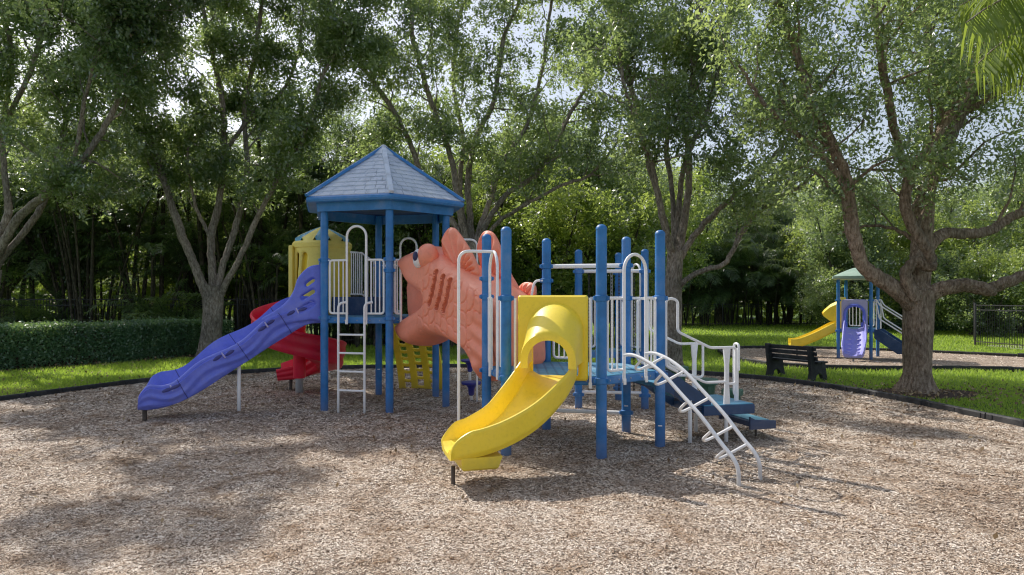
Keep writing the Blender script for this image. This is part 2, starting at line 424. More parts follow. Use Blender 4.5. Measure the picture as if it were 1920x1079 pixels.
for p, mk in ((a_, None), (b_, None), (c_, None), (d_, None), (e_, .55), (f_, None)):
    post(play, p, 3.52, (2.56, 1.60) if p not in (b_,) else (2.56, 2.38, 1.60), mark=mk, dome=False)

# decks: perforated plate on a skirted frame
def deck(parent, poly, z, th=.11, shrink=.02, holes=True):
    n = len(poly); cx = sum(p[0] for p in poly) / n; cy = sum(p[1] for p in poly) / n
    pl = [((p[0] - cx) * (1 - shrink) + cx, (p[1] - cy) * (1 - shrink) + cy) for p in poly]
    bo = MB().prism(pl, z - th, z - .012, inset=.012)
    for i in range(n):                         # bolt heads along the skirt
        p, q = pl[i], pl[(i + 1) % n]
        for t in (.15, .3, .5, .7, .85):
            bo.ball((p[0] + (q[0] - p[0]) * t, p[1] + (q[1] - p[1]) * t, z - th * .55), .011, 8, 5, mi=1)
    o = bo.build('deck', [M['roofblue'], M['steel']], parent)
    top = [((p[0] - cx) * .985 + cx, (p[1] - cy) * .985 + cy) for p in pl]
    hb = MB().prism(top, z - .016, z, inset=.01)
    if holes:                                  # rows of drain slots showing dark
        R = max(math.hypot(p[0] - cx, p[1] - cy) for p in pl)
        for i in range(-9, 10):
            for j in range(-9, 10):
                x = i * .11; y = j * .11 + (.055 if i % 2 else 0)
                if math.hypot(x, y) < R * .78: hb.lathe((cx + x, cy + y, z - .004), [(.017, 0), (.016, .0055)], 8, mi=1)
    hb.build('deck_plate', [M['deck'], M['navy']], o)
    return o
deck(play, [A, B, C_, D, E, F], ZD)
deck(play, [a_, b_, c_, d_, e_, f_], ZT)
deck(play, [G, H_, I_], ZD, holes=False)

# guard rails
RT, RP = .0175, .0105
def pickets(parent, Ed, t0, t1, z0, z1, sp=.085):
    n = max(1, round((t1 - t0) / sp)); 
    for i in range(1, n):
        t = t0 + (t1 - t0) * i / n
        MB().tube([Ed(t, z0), Ed(t, z1)], RP, 8).build('picket', M['white'], parent)
def hoop_rail(parent, Ed, zd, zt, zh, t1, t2, sp=.085, left=True, right=True, end=.1):
    r = (t2 - t1) / 2; m = MB()
    zl = zd + .055
    if left: m.tube(fillet([Ed(t1, zt), Ed(end, zt), Ed(end, zl), Ed(t1, zl)], .06), RT, 10)
    if right: m.tube(fillet([Ed(t2, zt), Ed(Ed.L - end, zt), Ed(Ed.L - end, zl), Ed(t2, zl)], .06), RT, 10)
    for t, on in ((end, left), (Ed.L - end, right)):      # stubs to the posts
        if on:
            m.tube([Ed(t, zt), Ed(.05 if t < Ed.L / 2 else Ed.L - .05, zt)], RT * .9, 8)
    o = m.build('guard_rail', M['white'], parent)
    k = .03
    arc = [Ed(t1 + r - r * math.cos(q), zh - r + r * math.sin(q), k) for q in [PI * i / 14 for i in range(15)]]
    h = MB().tube([Ed(t1, zd - .1, k)] + arc + [Ed(t2, zd - .1, k)], .0195, 12)
    for t in (t1, t2): h.box(Ed(t, zd - .085, k + .012), (.045, .012, .075), Ed.rz, .005)
    h.build('hoop', M['white'], o)
    if left: pickets(o, Ed, end, t1, zl, zt, sp)
    if right: pickets(o, Ed, t2, Ed.L - end, zl, zt, sp)
    return o
def panel_rail(parent, Ed, zd, zt, t0, t1, sp=.085, zl=None):
    zl = zl if zl else zd + .055; m = MB()
    m.tube(fillet([Ed(t0, (zl + zt) / 2), Ed(t0, zt), Ed(t1, zt), Ed(t1, zl), Ed(t0, zl), Ed(t0, (zl + zt) / 2)], .06), RT, 10)
    for z in (zt - .05,):
        if t0 < .2: m.tube([Ed(t0, z), Ed(.05, z)], RT * .9, 8)
        if t1 > Ed.L - .2: m.tube([Ed(t1, z), Ed(Ed.L - .05, z)], RT * .9, 8)
    o = m.build('guard_rail', M['white'], parent); pickets(o, Ed, t0, t1, zl, zt, sp); return o

AB, BC, CD, DE, EF, FA = Edge(A, B, HC), Edge(B, C_, HC), Edge(C_, D, HC), Edge(D, E, HC), Edge(E, F, HC), Edge(F, A, HC)
ab, bc, cd, de, ef, fa = Edge(a_, b_, TC), Edge(b_, c_, TC), Edge(c_, d_, TC), Edge(d_, e_, TC), Edge(e_, f_, TC), Edge(f_, a_, TC)
hoop_rail(play, BC, ZD, 1.93, 2.46, .36, .76, .075)
hoop_rail(play, ab, ZT, 2.555, 3.11, .43, .78, .085)
hoop_rail(play, de, ZT, 2.555, 3.08, .40, .74, .085)
hoop_rail(play, bc, ZT, 2.555, 2.7, .2, .95, .06, right=False)
panel_rail(play, cd, ZT, 2.555, .1, .42)
panel_rail(play, DE, ZD, 1.93, .72, 1.03)
HI, GI, GH = Edge(H_, I_, (1.78, 11.9)), Edge(G, I_, (1.78, 11.9)), Edge(G, H_, (1.78, 11.9))
panel_rail(play, HI, ZD, 1.93, .1, HI.L - .1)
panel_rail(play, GI, ZD, 1.93, .1, .45)
# hoop behind the rear deck and overhead bars
for Ed in (DE, GH):
    for z, r in ((2.385, .03), (.32, .028)):
        MB().tube([Ed(.055, z), Ed(Ed.L - .055, z)], r, 12).build('cross_bar', M['white'], play)
r_ = .16
MB().tube([HI(.25, ZD - .08, .05)] + [HI(.41 - r_ * math.cos(q), 2.36 + r_ * math.sin(q), .05) for q in [PI * i / 12 for i in range(13)]] + [HI(.57, ZD - .08, .05)], .019, 10).build('hoop', M['white'], play)
for i in range(7):                             # chain climber hanging from the rear bar
    t = .18 + i * (GH.L - .36) / 6; m = MB(); z = 2.36
    while z > .34:
        m.tube(fillet([GH(t - .012, z, 0), GH(t - .012, z - .07, 0), GH(t + .012, z - .07, 0), GH(t + .012, z, 0)], .012, 3, True), .005, 5); z -= .058
    m.build('hanging_chain', M['steel'] if i % 2 else M['black'], play)
# --------------------------------------------------------------- yellow panel with hooded slide (edge A-B)
def fr(Ed, k): return lambda u, z, n: Ed(u, z, k + n)
def arch(cu, z0, zs, a, n=12):
    return [(cu - a, z0)] + [(cu - a * math.cos(PI * i / n), zs + a * math.sin(PI * i / n)) for i in range(n + 1)] + [(cu + a, z0)]
cu = .60
def rrect(x0, x1, y0, y1, r, n=5):
    o = []
    for cx, cy, q in ((x1 - r, y0 + r, -PI / 2), (x1 - r, y1 - r, 0), (x0 + r, y1 - r, PI / 2), (x0 + r, y0 + r, PI)):
        o += [(cx + r * math.cos(q + PI / 2 * i / n), cy + r * math.sin(q + PI / 2 * i / n)) for i in range(n + 1)]
    return o
edgew = lambda w, r: (lambda d: w * np.sqrt(np.clip(1 - (1 - np.clip(d / r, 0, 1)) ** 2, .08, 1)))
slide = inflate(rrect(.145, .985, .965, 1.965, .03), [arch(cu, ZD + .0, 1.40, .27)], .02, edgew(.035, .03), fr(AB, .0)).build('slide_panel', M['yellow'], play, 40)
for t in (.115, 1.015):
    m = MB().tube([AB(t, .90, .02), AB(t, 1.93, .02)], .016, 10)
    m.box(AB(t, .915, .03), (.04, .012, .07), AB.rz, .005)
    m.build('panel_tube', M['white'], slide)
hood = MB(); nA = 18; rings = []
for s_ in (0, .25, .5, .75, .93, 1.0):
    kk = .02 + .50 * s_; a = .335 - .035 * s_; zt_ = 1.885 - .35 * s_ ** 1.3; zs = zt_ - a * 1.0
    roll = .012 * (1 if s_ > .9 else 0)
    for off in (0, 1):
        rr = []
        aa = a + roll if off == 0 else a - .06 - roll
        zsp = zs
        leg = 1.19 - .02 * s_ - (.02 if s_ > .9 else 0)
        pts = [(-aa, leg), (-aa, (leg + zsp) / 2)] + [(-aa * math.cos(PI * i / nA), zsp + aa * math.sin(PI * i / nA)) for i in range(nA + 1)] + [(aa, (leg + zsp) / 2), (aa, leg)]
        rings.append([AB(cu + u, z, kk) for u, z in pts])
n = len(rings[0]); vs = [v for r in rings for v in r]; fs = []
K = len(rings) // 2
for k in range(K - 1):
    for off in (0, 1):
        b0 = (2 * k + off) * n; b1 = (2 * k + 2 + off) * n
        fs += [(b0 + j, b0 + j + 1, b1 + j + 1, b1 + j) for j in range(n - 1)]
for base in (0, 2 * (K - 1)):
    fs += [(base * n + j, base * n + j + 1, (base + 1) * n + j + 1, (base + 1) * n + j) for j in range(n - 1)]
for k in range(K - 1):
    for j in (0, n - 1):
        fs.append((2 * k * n + j, (2 * k + 1) * n + j, (2 * k + 3) * n + j, (2 * k + 2) * n + j))
hood.add(vs, fs); hood.build('slide_hood', M['yellow'], slide, 50, fix=True)

def chute_sec(w, h, th=.03, lip=.035, flare=.03, hl=None, rib=None, dip=.03):
    def sec(t):
        H = h(t) if callable(h) else h; HL = (hl(t) if callable(hl) else hl) if hl else H
        hw = (w(t) if callable(w) else w) / 2
        q = []
        for x, y in ((1, 1), (.75, .72), (.35, .42), (.0, .22)): q.append((-hw - flare * x, HL * y))
        q += [(-hw + .035, .045), (-hw + .10, .008), (-hw * .4, -dip * .5), (0, -dip * .6), (hw * .4, -dip * .5), (hw - .10, .008), (hw - .035, .045)]
        for x, y in ((.0, .22), (.35, .42), (.75, .72), (1, 1)): q.append((hw + flare * x, H * y))
        nw = 12
        def wall(sg, HH):
            o = [(sg * (hw + flare + .010), HH + .014), (sg * (hw + flare + lip * .7), HH + .010), (sg * (hw + flare + lip), HH - .012), (sg * (hw + flare + lip * .9), HH - .035)]
            for i in range(nw + 1):
                v = 1 - i / nw; y = -th - dip + (HH - .045 + th + dip) * v
                x = hw + th + flare * v - .10 * max(0, .25 - v) ** 1.0 * 1.2
                if rib: x += rib(t, v)
                o.append((sg * x, y))
            return o
        q += wall(1, H); q += [(hw * .5, -th - dip * 1.2), (-hw * .5, -th - dip * 1.2)]; q += wall(-1, HL)[::-1]
        return q
    return sec
def lerp_z(path2, zs):
    """2-D path + z profile [(s,z)] -> 3-D"""
    P = [Vector((p[0], p[1])) for p in path2]; d = [0]
    for i in range(1, len(P)): d.append(d[-1] + (P[i] - P[i - 1]).length)
    S = [x / d[-1] for x in d]; zz = catmull([(s, z, 0) for s, z in zs], 10)
    xs = [v.x for v in zz]; ys = [v.y for v in zz]
    return [Vector((p.x, p.y, float(np.interp(s, xs, ys)))) for p, s in zip(P, S)]
path = lerp_z([(p.x, p.y) for p in catmull([(.47, 8.05, 0), (.425, 7.84, 0), (.30, 7.60, 0), (.08, 7.37, 0), (-.22, 7.19, 0), (-.50, 7.08, 0), (-.68, 7.03, 0)], 6)],
              [(0, 1.02), (.10, 1.0), (.3, .82), (.55, .56), (.75, .43), (.88, .385), (1, .37)])
ys = MB().sweep(path, chute_sec(lambda t: .50 + .06 * math.sin(PI * min(1, t * 1.2)), lambda t: .235 - .03 * t - .17 * max(0, (t - .80) / .20) ** 1.6, .03)).build('curved_slide', M['yellow'], play, 45)
e0 = path[-4]
m = MB(); tdir = (path[-1] - path[-8]).normalized(); lat = tdir.cross(Vector((0, 0, 1))).normalized(); rzs = math.atan2(tdir.y, tdir.x)
vs = []
for z, L0, L1, hw in ((.33, -.46, -.03, .262), (.215, -.42, -.04, .25), (.195, -.40, -.06, .23)):
    for a_s, b_s in ((L0, -1), (L1, -1), (L1, 1), (L0, 1)):
        q = e0 + tdir * a_s + lat * hw * b_s; vs.append((q.x, q.y, z))
m.add(vs, [(0, 1, 5, 4), (1, 2, 6, 5), (2, 3, 7, 6), (3, 0, 4, 7), (4, 5, 9, 8), (5, 6, 10, 9), (6, 7, 11, 10), (7, 4, 8, 11), (8, 9, 10, 11), (0, 3, 2, 1)]).build('exit_skirt', M['yellow'], ys, 20, fix=True)
MB().tube([(e0.x, e0.y, -.02), (e0.x, e0.y, .2)], .022, 10).build('leg', M['black'], ys)

# --------------------------------------------------------------- arch ladder (edge B-C)
prof = [(.03, 1.255), (.18, 1.26), (.38, 1.20), (.60, 1.08), (.85, .88), (1.12, .66), (1.36, .42), (1.50, .29), (1.56, .17), (1.565, -.03)]
tl, tr = .36, .76
rl = catmull([BC(tl, z, k) for k, z in prof], 6); rr = catmull([BC(tr, z, k) for k, z in prof], 6)
ladder = thing('arch_ladder', None, None, (0, 0, 0)); ladder.parent = play
ladder.location = Vector((1.8, 7.9, 0)) - play.location
for r in (rl, rr): MB().tube(r, .0215, 12).build('ladder_rail', M['white'], ladder)
for i, kk in enumerate((10, 18, 26, 33, 38)):
    p, q = rl[kk], rr[kk]; mid = (p + q) / 2
    t = (rl[kk + 1] - rl[kk - 1]).normalized(); dn = Vector((-t.z * 0, 0, -1)); 
    back = Vector((-BC.n.x, -BC.n.y, 0)) * .16 + Vector((0, 0, -.14))
    MB().tube(catmull([p, p + back * .75 + (q - p) * .06, p + back * 1.05 + (q - p) * .30, p + back * .85 + (q - p) * .55, q], 6), .016, 9).build('rung', M['white'], ladder)

# --------------------------------------------------------------- stair with landing (edge C-D)
st = thing('stair', None, None, (0, 0, 0)); st.parent = play; st.location = Vector((2.4, 9.3, 0)) - play.location
tm = CD.L / 2
def S(r, t, z): return CD(tm + t, z, r)      # r outward, t along edge (negative = near C)
hw = .36
for sg in (-1, 1):
    poly = [(.05, 1.0), (.18, 1.0), (.30, .93), (.62, .72), (.80, .60), (.80, .42), (.62, .42), (.50, .50), (.22, .70), (.05, .76)]
    vs = [S(r, sg * hw + dt, z) for dt in (-.02, .02) for r, z in poly]; k = len(poly)
    MB().add(vs, [tuple(range(k)), tuple(range(2 * k - 1, k - 1, -1))] + [(i, i + k, (i + 1) % k + k, (i + 1) % k) for i in range(k)]).build('stringer', M['blue_dark'], st, 20, fix=True)
m = MB()
for i in range(5):                             # vent slots in the stringer's lower edge
    for j in range(4):
        r = .30 + j * .11; z = .66 - j * .068 - i * .026 + .06
        m.box(S(r, -hw - .021, z), (.08, .004, .011), math.atan2(CD.n.y, CD.n.x), .001)
m.build('vent_slots', M['black'], st)
for r0, r1, z in ((.05, .36, .83), (.34, .68, .685)):
    o = MB().box(S((r0 + r1) / 2, 0, z - .03), (r1 - r0, 2 * hw - .045, .06), math.atan2(CD.n.y, CD.n.x), .01).build('step', M['deck'], st)
q = [S(.66, -hw - .08, 0), S(1.42, -hw - .08, 0), S(1.42, hw + .08, 0), S(.66, hw + .08, 0)]
lan = MB().prism([(v.x, v.y) for v in q], .40, .525, inset=.01).build('landing', M['blue_dark'], st)
q = [S(.675, -hw - .065, 0), S(1.405, -hw - .065, 0), S(1.405, hw + .065, 0), S(.675, hw + .065, 0)]
MB().prism([(v.x, v.y) for v in q], .52, .535, inset=.008).build('landing_plate', M['deck'], st)
rs = math.atan2(CD.n.y, CD.n.x)
low = MB().box(S(1.60, 0, .235), (.36, 2 * hw - .02, .07), rs, .012).build('low_step', M['blue_dark'], st)
MB().box(S(1.62, 0, .274), (.27, 2 * hw - .16, .012), rs, .004).build('step_plate', M['aqua'], st)
for sg in (-1, 1):
    poly = [(1.40, .42), (1.55, .42), (1.80, .27), (1.80, .19), (1.40, .19)] if sg > 0 else [(1.40, .34), (1.48, .30), (1.80, .275), (1.80, .17), (1.40, .17)]
    vs = [S(r, sg * hw + dt, z) for dt in (-.015, .015) for r, z in poly]; k = len(poly)
    MB().add(vs, [tuple(range(k)), tuple(range(2 * k - 1, k - 1, -1))] + [(i, i + k, (i + 1) % k + k, (i + 1) % k) for i in range(k)]).build('cheek', M['blue_dark'], st, 20, fix=True)
for r, t, z, mt in ((1.68, -.1, .2, 'black'), (1.02, -hw - .03, .4, 'white'), (1.02, hw, .4, 'white'), (.50, -hw + .0, .6, 'white')):
    MB().tube([S(r, t, -.02), S(r, t, z)], .026 if mt == 'white' else .016, 10).build('leg', M[mt], st)
for sg, dz in ((-1, 0), (1, 0)):
    t = sg * (hw + .04)
    m = MB().tube(fillet([S(.30, t, .98), S(.13, t, 1.06), S(.13, t, 1.90), S(.20, t, 1.93), S(.30, t, 1.90), S(.30, t, 1.50), S(.78, t, 1.28), S(1.16, t, 1.28), S(1.16, t, .80), S(1.02, t, .80)], .05, 5), .0175, 10)
    m.tube(fillet([S(.13, t, 1.18), S(.17, t, 1.08), S(.70, t, .83), S(1.02, t, .83)], .05, 5), .0175, 10)
    m.tube([S(.05, t, 1.93), S(.16, t, 1.93)], .016, 8)
    o = m.build('handrail', M['white'], st)
    w = MB()
    ax = [(.045, .53), (.028, .8), (.028, 1.05), (.05, 1.27)]
    vs = [S(1.02 + a * sgx, t + b, z) for a, z in ax for sgx, b in ((-1, -.014), (1, -.014), (1, .014), (-1, .014))]
    w.add(vs, [(4 * i + j, 4 * i + (j + 1) % 4, 4 * i + 4 + (j + 1) % 4, 4 * i + 4 + j) for i in range(3) for j in range(4)] + [(0, 3, 2, 1), (12, 13, 14, 15)])
    w.build('rail_post', M['white_flat'], st, 25)
t = -.16
m = MB(); rz_ = 1.33
m.tube(fillet([S(rz_, t, .53), S(rz_, t, 1.25)], .05), .03, 12)
o = m.build('grab_post', M['white_flat'], st)
MB().tube(fillet([S(rz_ + .0, t - .055, .95), S(rz_ + .0, t - .055, 1.31), S(rz_, t + .055, 1.31), S(rz_, t + .055, .62), S(rz_, t - .0, .60)], .05, 5), .0165, 10).build('grab_loop', M['white'], st)

# --------------------------------------------------------------- fireman's pole and rails (edge F-A)
k = .48; tmf = FA.L / 2
fp = MB().tube(fillet([FA(tmf, -.03, k), FA(tmf, 2.52, k), FA(tmf, 2.52, .02)], .14, 6), .019, 12)
fp.tube(fillet([FA(.30, ZD - .1, .03), FA(.30, 2.38, .03), FA(.40, 2.5, .03), FA(tmf, 2.52, .03), FA(FA.L - .40, 2.5, .03), FA(FA.L - .30, 2.38, .03), FA(FA.L - .30, ZD - .1, .03)], .09), .018, 10)
fp = fp.build('slide_pole', M['white'], play)
for t0, t1 in ((.10, .27), (FA.L - .27, FA.L - .10)):
    m = MB()
    m.box(FA((t0 + t1) / 2, (1.93 + 1.08) / 2, 0), (t1 - t0, .022, .85), FA.rz, .01)
    m.tube([FA(t0, 1.93), FA(t1, 1.93)], .014, 8); m.tube([FA(t1, 1.93), FA(t1, 1.0)], .015, 8)
    m.build('side_plate', M['white_flat'], play)
m = MB().tube(fillet([EF(.06, 2.18, .0), EF(.15, 2.18, .10), EF(.22, 1.6, .16), EF(.22, ZD, .16)], .1), .017, 10); m.build('grab_bar', M['white'], play)
# arched tubes beyond the fish (edge c-d)
m = MB().tube(fillet([cd(.30, ZT, .02), cd(.30, 2.98, .02), cd(.30, 2.98, .62), cd(.30, -.03, .62)], .13, 6), .019, 10)
m.build('slide_pole', M['white'], play)

# --------------------------------------------------------------- ladder to the tower (edge a-b)
Ld = thing('tower_ladder', None, None); Ld.parent = play; Ld.location = Vector((-2.68, 11.1, 0)) - play.location
for t, s in ((.33, -1), (.80, 1)):
    MB().tube(fillet([ab(t, -.03, .13), ab(t, 1.84, .13), ab(t + .09 , 1.86, .03)], .09, 6), .0195, 12).build('ladder_rail', M['white'], Ld)
for z in (.42, .73, 1.03, 1.33):
    MB().tube([ab(.33, z, .13), ab(.80, z, .13)], .0165, 10).build('rung', M['white'], Ld)

# --------------------------------------------------------------- hexagonal roof
rf = thing('roof', None, None); rf.parent = play; rf.location = Vector((TC[0], TC[1], 3.5)) - play.location
dirs = [Vector((p[0] - TC[0], p[1] - TC[1])) for p in (a_, b_, c_, d_, e_, f_)]
def hexr(s, z): return [Vector((TC[0] + d.x * s, TC[1] + d.y * s, z)) for d in dirs]
def hexband(s0, z0, s1, z1, s2=None, z2=None):
    m = MB(); lv = [hexr(s0, z0), hexr(s1, z1)] + ([hexr(s2, z2)] if s2 else [])
    vs = [v for l in lv for v in l]
    return m.add(vs, [(i * 6 + j, i * 6 + (j + 1) % 6, i * 6 + 6 + (j + 1) % 6, i * 6 + 6 + j) for i in range(len(lv) - 1) for j in range(6)])
SE, ZE, ZA = 1.27, 3.575, 4.60
fas = MB(); lv = [hexr(1.10, 3.50), hexr(1.24, 3.495), hexr(1.268, 3.505), hexr(1.285, 3.535), hexr(1.28, 3.57), hexr(1.255, 3.595), hexr(1.2, 3.60)]
fas.add([v for l in lv for v in l], [(i * 6 + j, i * 6 + (j + 1) % 6, i * 6 + 6 + (j + 1) % 6, i * 6 + 6 + j) for i in range(6) for j in range(6)])
fas.build('fascia', M['roofblue'], rf, 20)
inn = MB(); lv = [hexr(1.07, 3.36), hexr(1.11, 3.36), hexr(1.13, 3.53), hexr(1.05, 3.53), hexr(1.07, 3.36)]
inn.add([v for l in lv for v in l], [(i * 6 + j, i * 6 + (j + 1) % 6, i * 6 + 6 + (j + 1) % 6, i * 6 + 6 + j) for i in range(4) for j in range(6)])
inn.build('eave_beam', M['roofblue'], rf, 20)
MB().add(hexr(1.2, 3.53) , [tuple(range(6))]).build('ceiling', M['blue_dark'], rf, 0)
NC = 11
for j in range(6):                             # one shingled facet each: overlapping courses with split joints
    m = MB(); rs_ = random.Random(j)
    for c in range(NC):
        s0 = 1.255 - (1.255 - .06) * c / NC; s1 = 1.255 - (1.255 - .06) * (c + 1.12) / NC; s1 = max(s1, .03)
        z_of = lambda s: 3.59 + (ZA - 3.59) * (1.255 - s) / 1.255
        p0, p1 = hexr(s0, 0)[j], hexr(s0, 0)[(j + 1) % 6]; q0, q1 = hexr(s1, 0)[j], hexr(s1, 0)[(j + 1) % 6]
        n = max(1, int((p1 - p0).length / .19)); off = rs_.random()
        cuts = sorted(set([0, 1] + [min(max((i + off) / n, 0), 1) for i in range(n)]))
        for a, b in zip(cuts[:-1], cuts[1:]):
            if b - a < .02: continue
            g = .004 / max(.1, (p1 - p0).length); lift = .016 + rs_.random() * .005
            P0, P1 = p0.lerp(p1, a + g), p0.lerp(p1, b - g); Q0, Q1 = q0.lerp(q1, a + g), q0.lerp(q1, b - g)
            zb, zt = z_of(s0), z_of(s1)
            m.add([(P0.x, P0.y, zb), (P1.x, P1.y, zb), (P1.x, P1.y, zb + lift), (P0.x, P0.y, zb + lift), (Q0.x, Q0.y, zt), (Q1.x, Q1.y, zt)],
                  [(0, 1, 2, 3), (3, 2, 5, 4), (0, 3, 4), (1, 5, 2), (0, 4, 5, 1)])
    m.build('roof_facet', M['roof_shingle'], rf, 0)
apex = Vector((TC[0], TC[1], ZA + .02))
for j in range(6):
    p = hexr(1.275, 3.60)[j]; t = (apex - p).normalized(); lat = t.cross(Vector((0, 0, 1))).normalized(); up = lat.cross(t)
    vs = [v + lat * a + up * b for v in (p, apex) for a, b in ((-.045, -.01), (-.035, .035), (.035, .035), (.045, -.01))]
    MB().add(vs, [(0, 1, 5, 4), (1, 2, 6, 5), (2, 3, 7, 6), (3, 0, 4, 7), (0, 3, 2, 1), (4, 5, 6, 7)]).build('ridge_strip', M['ridge'] if j in (1,) else M['roofblue'], rf, 20)
m = MB(); lv = [hexr(.19, 4.44), hexr(.20, 4.475), hexr(.03, 4.655), hexr(.005, 4.665)]
m.add([v for l in lv for v in l], [(i * 6 + j, i * 6 + (j + 1) % 6, i * 6 + 6 + (j + 1) % 6, i * 6 + 6 + j) for i in range(3) for j in range(6)] + [tuple(range(18, 24))])
m.build('roof_cap', M['ridge'], rf, 15)

# --------------------------------------------------------------- violet wave slide (edge f-a)
midfa = fa(fa.L / 2, 0)
path = lerp_z([(p.x, p.y) for p in catmull([(midfa.x, midfa.y, 0), (-3.62, 11.82, 0), (-4.2, 11.54, 0), (-4.85, 11.22, 0), (-5.45, 10.94, 0), (-5.86, 10.77, 0)], 8)],
              [(0, 1.63), (.13, 1.60), (.28, 1.36), (.45, 1.05), (.62, .74), (.76, .49), (.87, .36), (.95, .325), (1, .33)])
wave = lambda t: .255 + .04 * math.sin(2 * PI * (t * 3.4 + .1)) - .03 * t - .14 * max(0, (t - .86) / .14) ** 2
wavef = lambda t: .35 + .04 * math.sin(2 * PI * (t * 3.4 + .4)) - .03 * t - .22 * max(0, (t - .9) / .1) ** 2
rib = lambda t, v: .026 * math.sin(2 * PI * (2.1 * (v - .16 * math.sin(2 * PI * (t * 3.4 + .1))) + .1)) * math.sin(PI * min(1, max(0, v * 1.15))) * (1 if t < .93 else (1 - t) / .07)
vsl = MB().sweep(path, chute_sec(lambda t: .50 + .06 * math.sin(2 * PI * t * 1.7), wavef, .075, .055, .045, hl=wave, rib=rib, dip=.05)).build('wave_slide', M['purple'], play, 60)
def at(path, t):
    i = min(int(t * (len(path) - 1)), len(path) - 2); f = t * (len(path) - 1) - i; return path[i].lerp(path[i + 1], f)
def sframe(path, t):
    p = at(path, t); T = (at(path, min(1, t + .02)) - at(path, max(0, t - .02))).normalized()
    lat = T.cross(Vector((0, 0, 1))).normalized(); return p, T, lat, lat.cross(T)
for t in (.30, .49, .74):                      # moulded joints
    p, T, lat, up = sframe(path, t); m = MB()
    pts = [p + lat * x + up * y for x, y in chute_sec(.50 + .06 * math.sin(2 * PI * t * 1.7), wavef(t), .075, .055, .045, hl=wave(t), rib=lambda q, v: rib(t, v) + .004, dip=.05)(t)]
    m.tube(pts + [pts[0]], .006, 5).build('joint', M['purple_dark'], vsl)
for t in (.20, .255, .345, .385, .53, .575, .76, .80):   # hand-hold slots as dark ovals, the hollow's shade put into colour
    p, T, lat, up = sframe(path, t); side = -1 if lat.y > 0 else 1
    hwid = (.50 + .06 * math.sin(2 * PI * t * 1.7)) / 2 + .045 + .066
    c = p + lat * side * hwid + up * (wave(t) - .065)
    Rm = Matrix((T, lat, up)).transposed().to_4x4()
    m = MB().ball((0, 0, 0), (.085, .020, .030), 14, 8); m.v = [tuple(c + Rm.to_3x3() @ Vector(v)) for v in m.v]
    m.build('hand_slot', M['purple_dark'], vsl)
for t in (.228, .365, .552, .78):
    p, T, lat, up = sframe(path, t); side = -1 if lat.y > 0 else 1
    c = p + lat * side * (.365) + up * (wave(t) - .06)
    Rm = Matrix((T, lat, up)).transposed().to_4x4(); Rm.translation = c
    MB().box((0, 0, 0), (.022, .05, .10), 0, .008, R=Rm).build('clip', M['lilac'], vsl)
# side wings with three slots
for sgn in (1, -1):
    kk = .05
    base = fa(fa.L / 2 + sgn * .39, 0)
    ux = Vector((-.96, -.28, 0)); uy = Vector((.28 * sgn * -1, .96 * sgn, 0))
    frm = lambda u, z, n, base=base, ux=ux: Vector((base.x + ux.x * u, base.y + ux.y * u, z)) + Vector((-.28, .96, 0)) * n * 1.0
    outl = [(v.x, v.y) for v in catmull([(.02, 2.50, 0), (.24, 2.46, 0), (.42, 2.28, 0), (.50, 2.05, 0), (.62, 1.86, 0), (.82, 1.70, 0), (1.0, 1.58, 0), (.85, 1.45, 0), (.5, 1.52, 0), (.2, 1.56, 0), (.02, 1.52, 0)], 4)]
    hol = [capsule2((.19, 2.23), (.28, 2.16), .036), capsule2((.19, 2.04), (.34, 1.94), .040), capsule2((.19, 1.84), (.39, 1.72), .042)]
    inflate(outl, hol, .022, edgew(.032, .035), frm).build('slide_wing', M['purple'], vsl, 50)
m = MB().tube([(-4.5, 11.25, -.03), (-4.5, 11.25, .88)], .03, 12).build('support_post', M['white'], vsl)
p, T, lat, up = sframe(path, .93)
MB().tube([(p.x, p.y - .12, -.03), (p.x, p.y - .12, .28)], .035, 10).build('leg', M['black'], vsl)

# --------------------------------------------------------------- red spiral slide with turret (edge e-f)
SCX, SCY, SR = -4.22, 13.55, .58
sp = []
for i in range(101):
    t = i / 100; q = math.radians(-28 + 490 * t)
    sp.append(Vector((SCX + SR * math.cos(q), SCY + SR * math.sin(q), float(np.interp(t, (0, .2, .42, .61, .79, 1), (1.86, 1.62, 1.30, .96, .64, .35))))))
tend = Vector((-1, .12, 0)).normalized()
T = (sp[-1] - sp[-2]).normalized(); T.z *= .3; T.normalize()
for i in range(1, 7): sp.append(sp[100] + T * .075 * i)
rsl = MB().sweep(sp, chute_sec(.46, lambda t: .40 + .03 * math.sin(t * 9) - .18 * max(0, (t - .9) / .1), .035, .05, .05, hl=lambda t: .26 - .1 * max(0, (t - .9) / .1),
          rib=lambda t, v: .018 * math.sin(2 * PI * 1.6 * v + 1.0) * math.sin(PI * v))).build('spiral_slide', M['red'], play, 60)
MB().lathe((SCX, SCY, 0), [(.11, .34), (.12, .36), (.12, 1.75), (.08, 1.8), (.01, 1.82)], 20).build('centre_column', M['red'], rsl)
MB().lathe((SCX, SCY, 0), [(.075, -.03), (.075, .36)], 16).build('column_foot', M['steel'], rsl)
MB().tube([(sp[-4].x, sp[-4].y, -.03), (sp[-4].x, sp[-4].y, .3)], .035, 10).build('leg', M['black'], rsl)
# turret: slotted yellow drum with scalloped striped dome
tx, ty = -3.66, 13.18
tur = thing('turret', None, None); tur.parent = play; tur.location = Vector((tx, ty, 1.65)) - play.location
def drum(u, z, n, R=.50):
    q = u / R; return Vector((tx + (R + n) * math.sin(q), ty - (R + n) * math.cos(q), z))
outl = [(-1.25, 1.62), (1.25, 1.62), (1.25, 2.93), (-1.25, 2.93)]
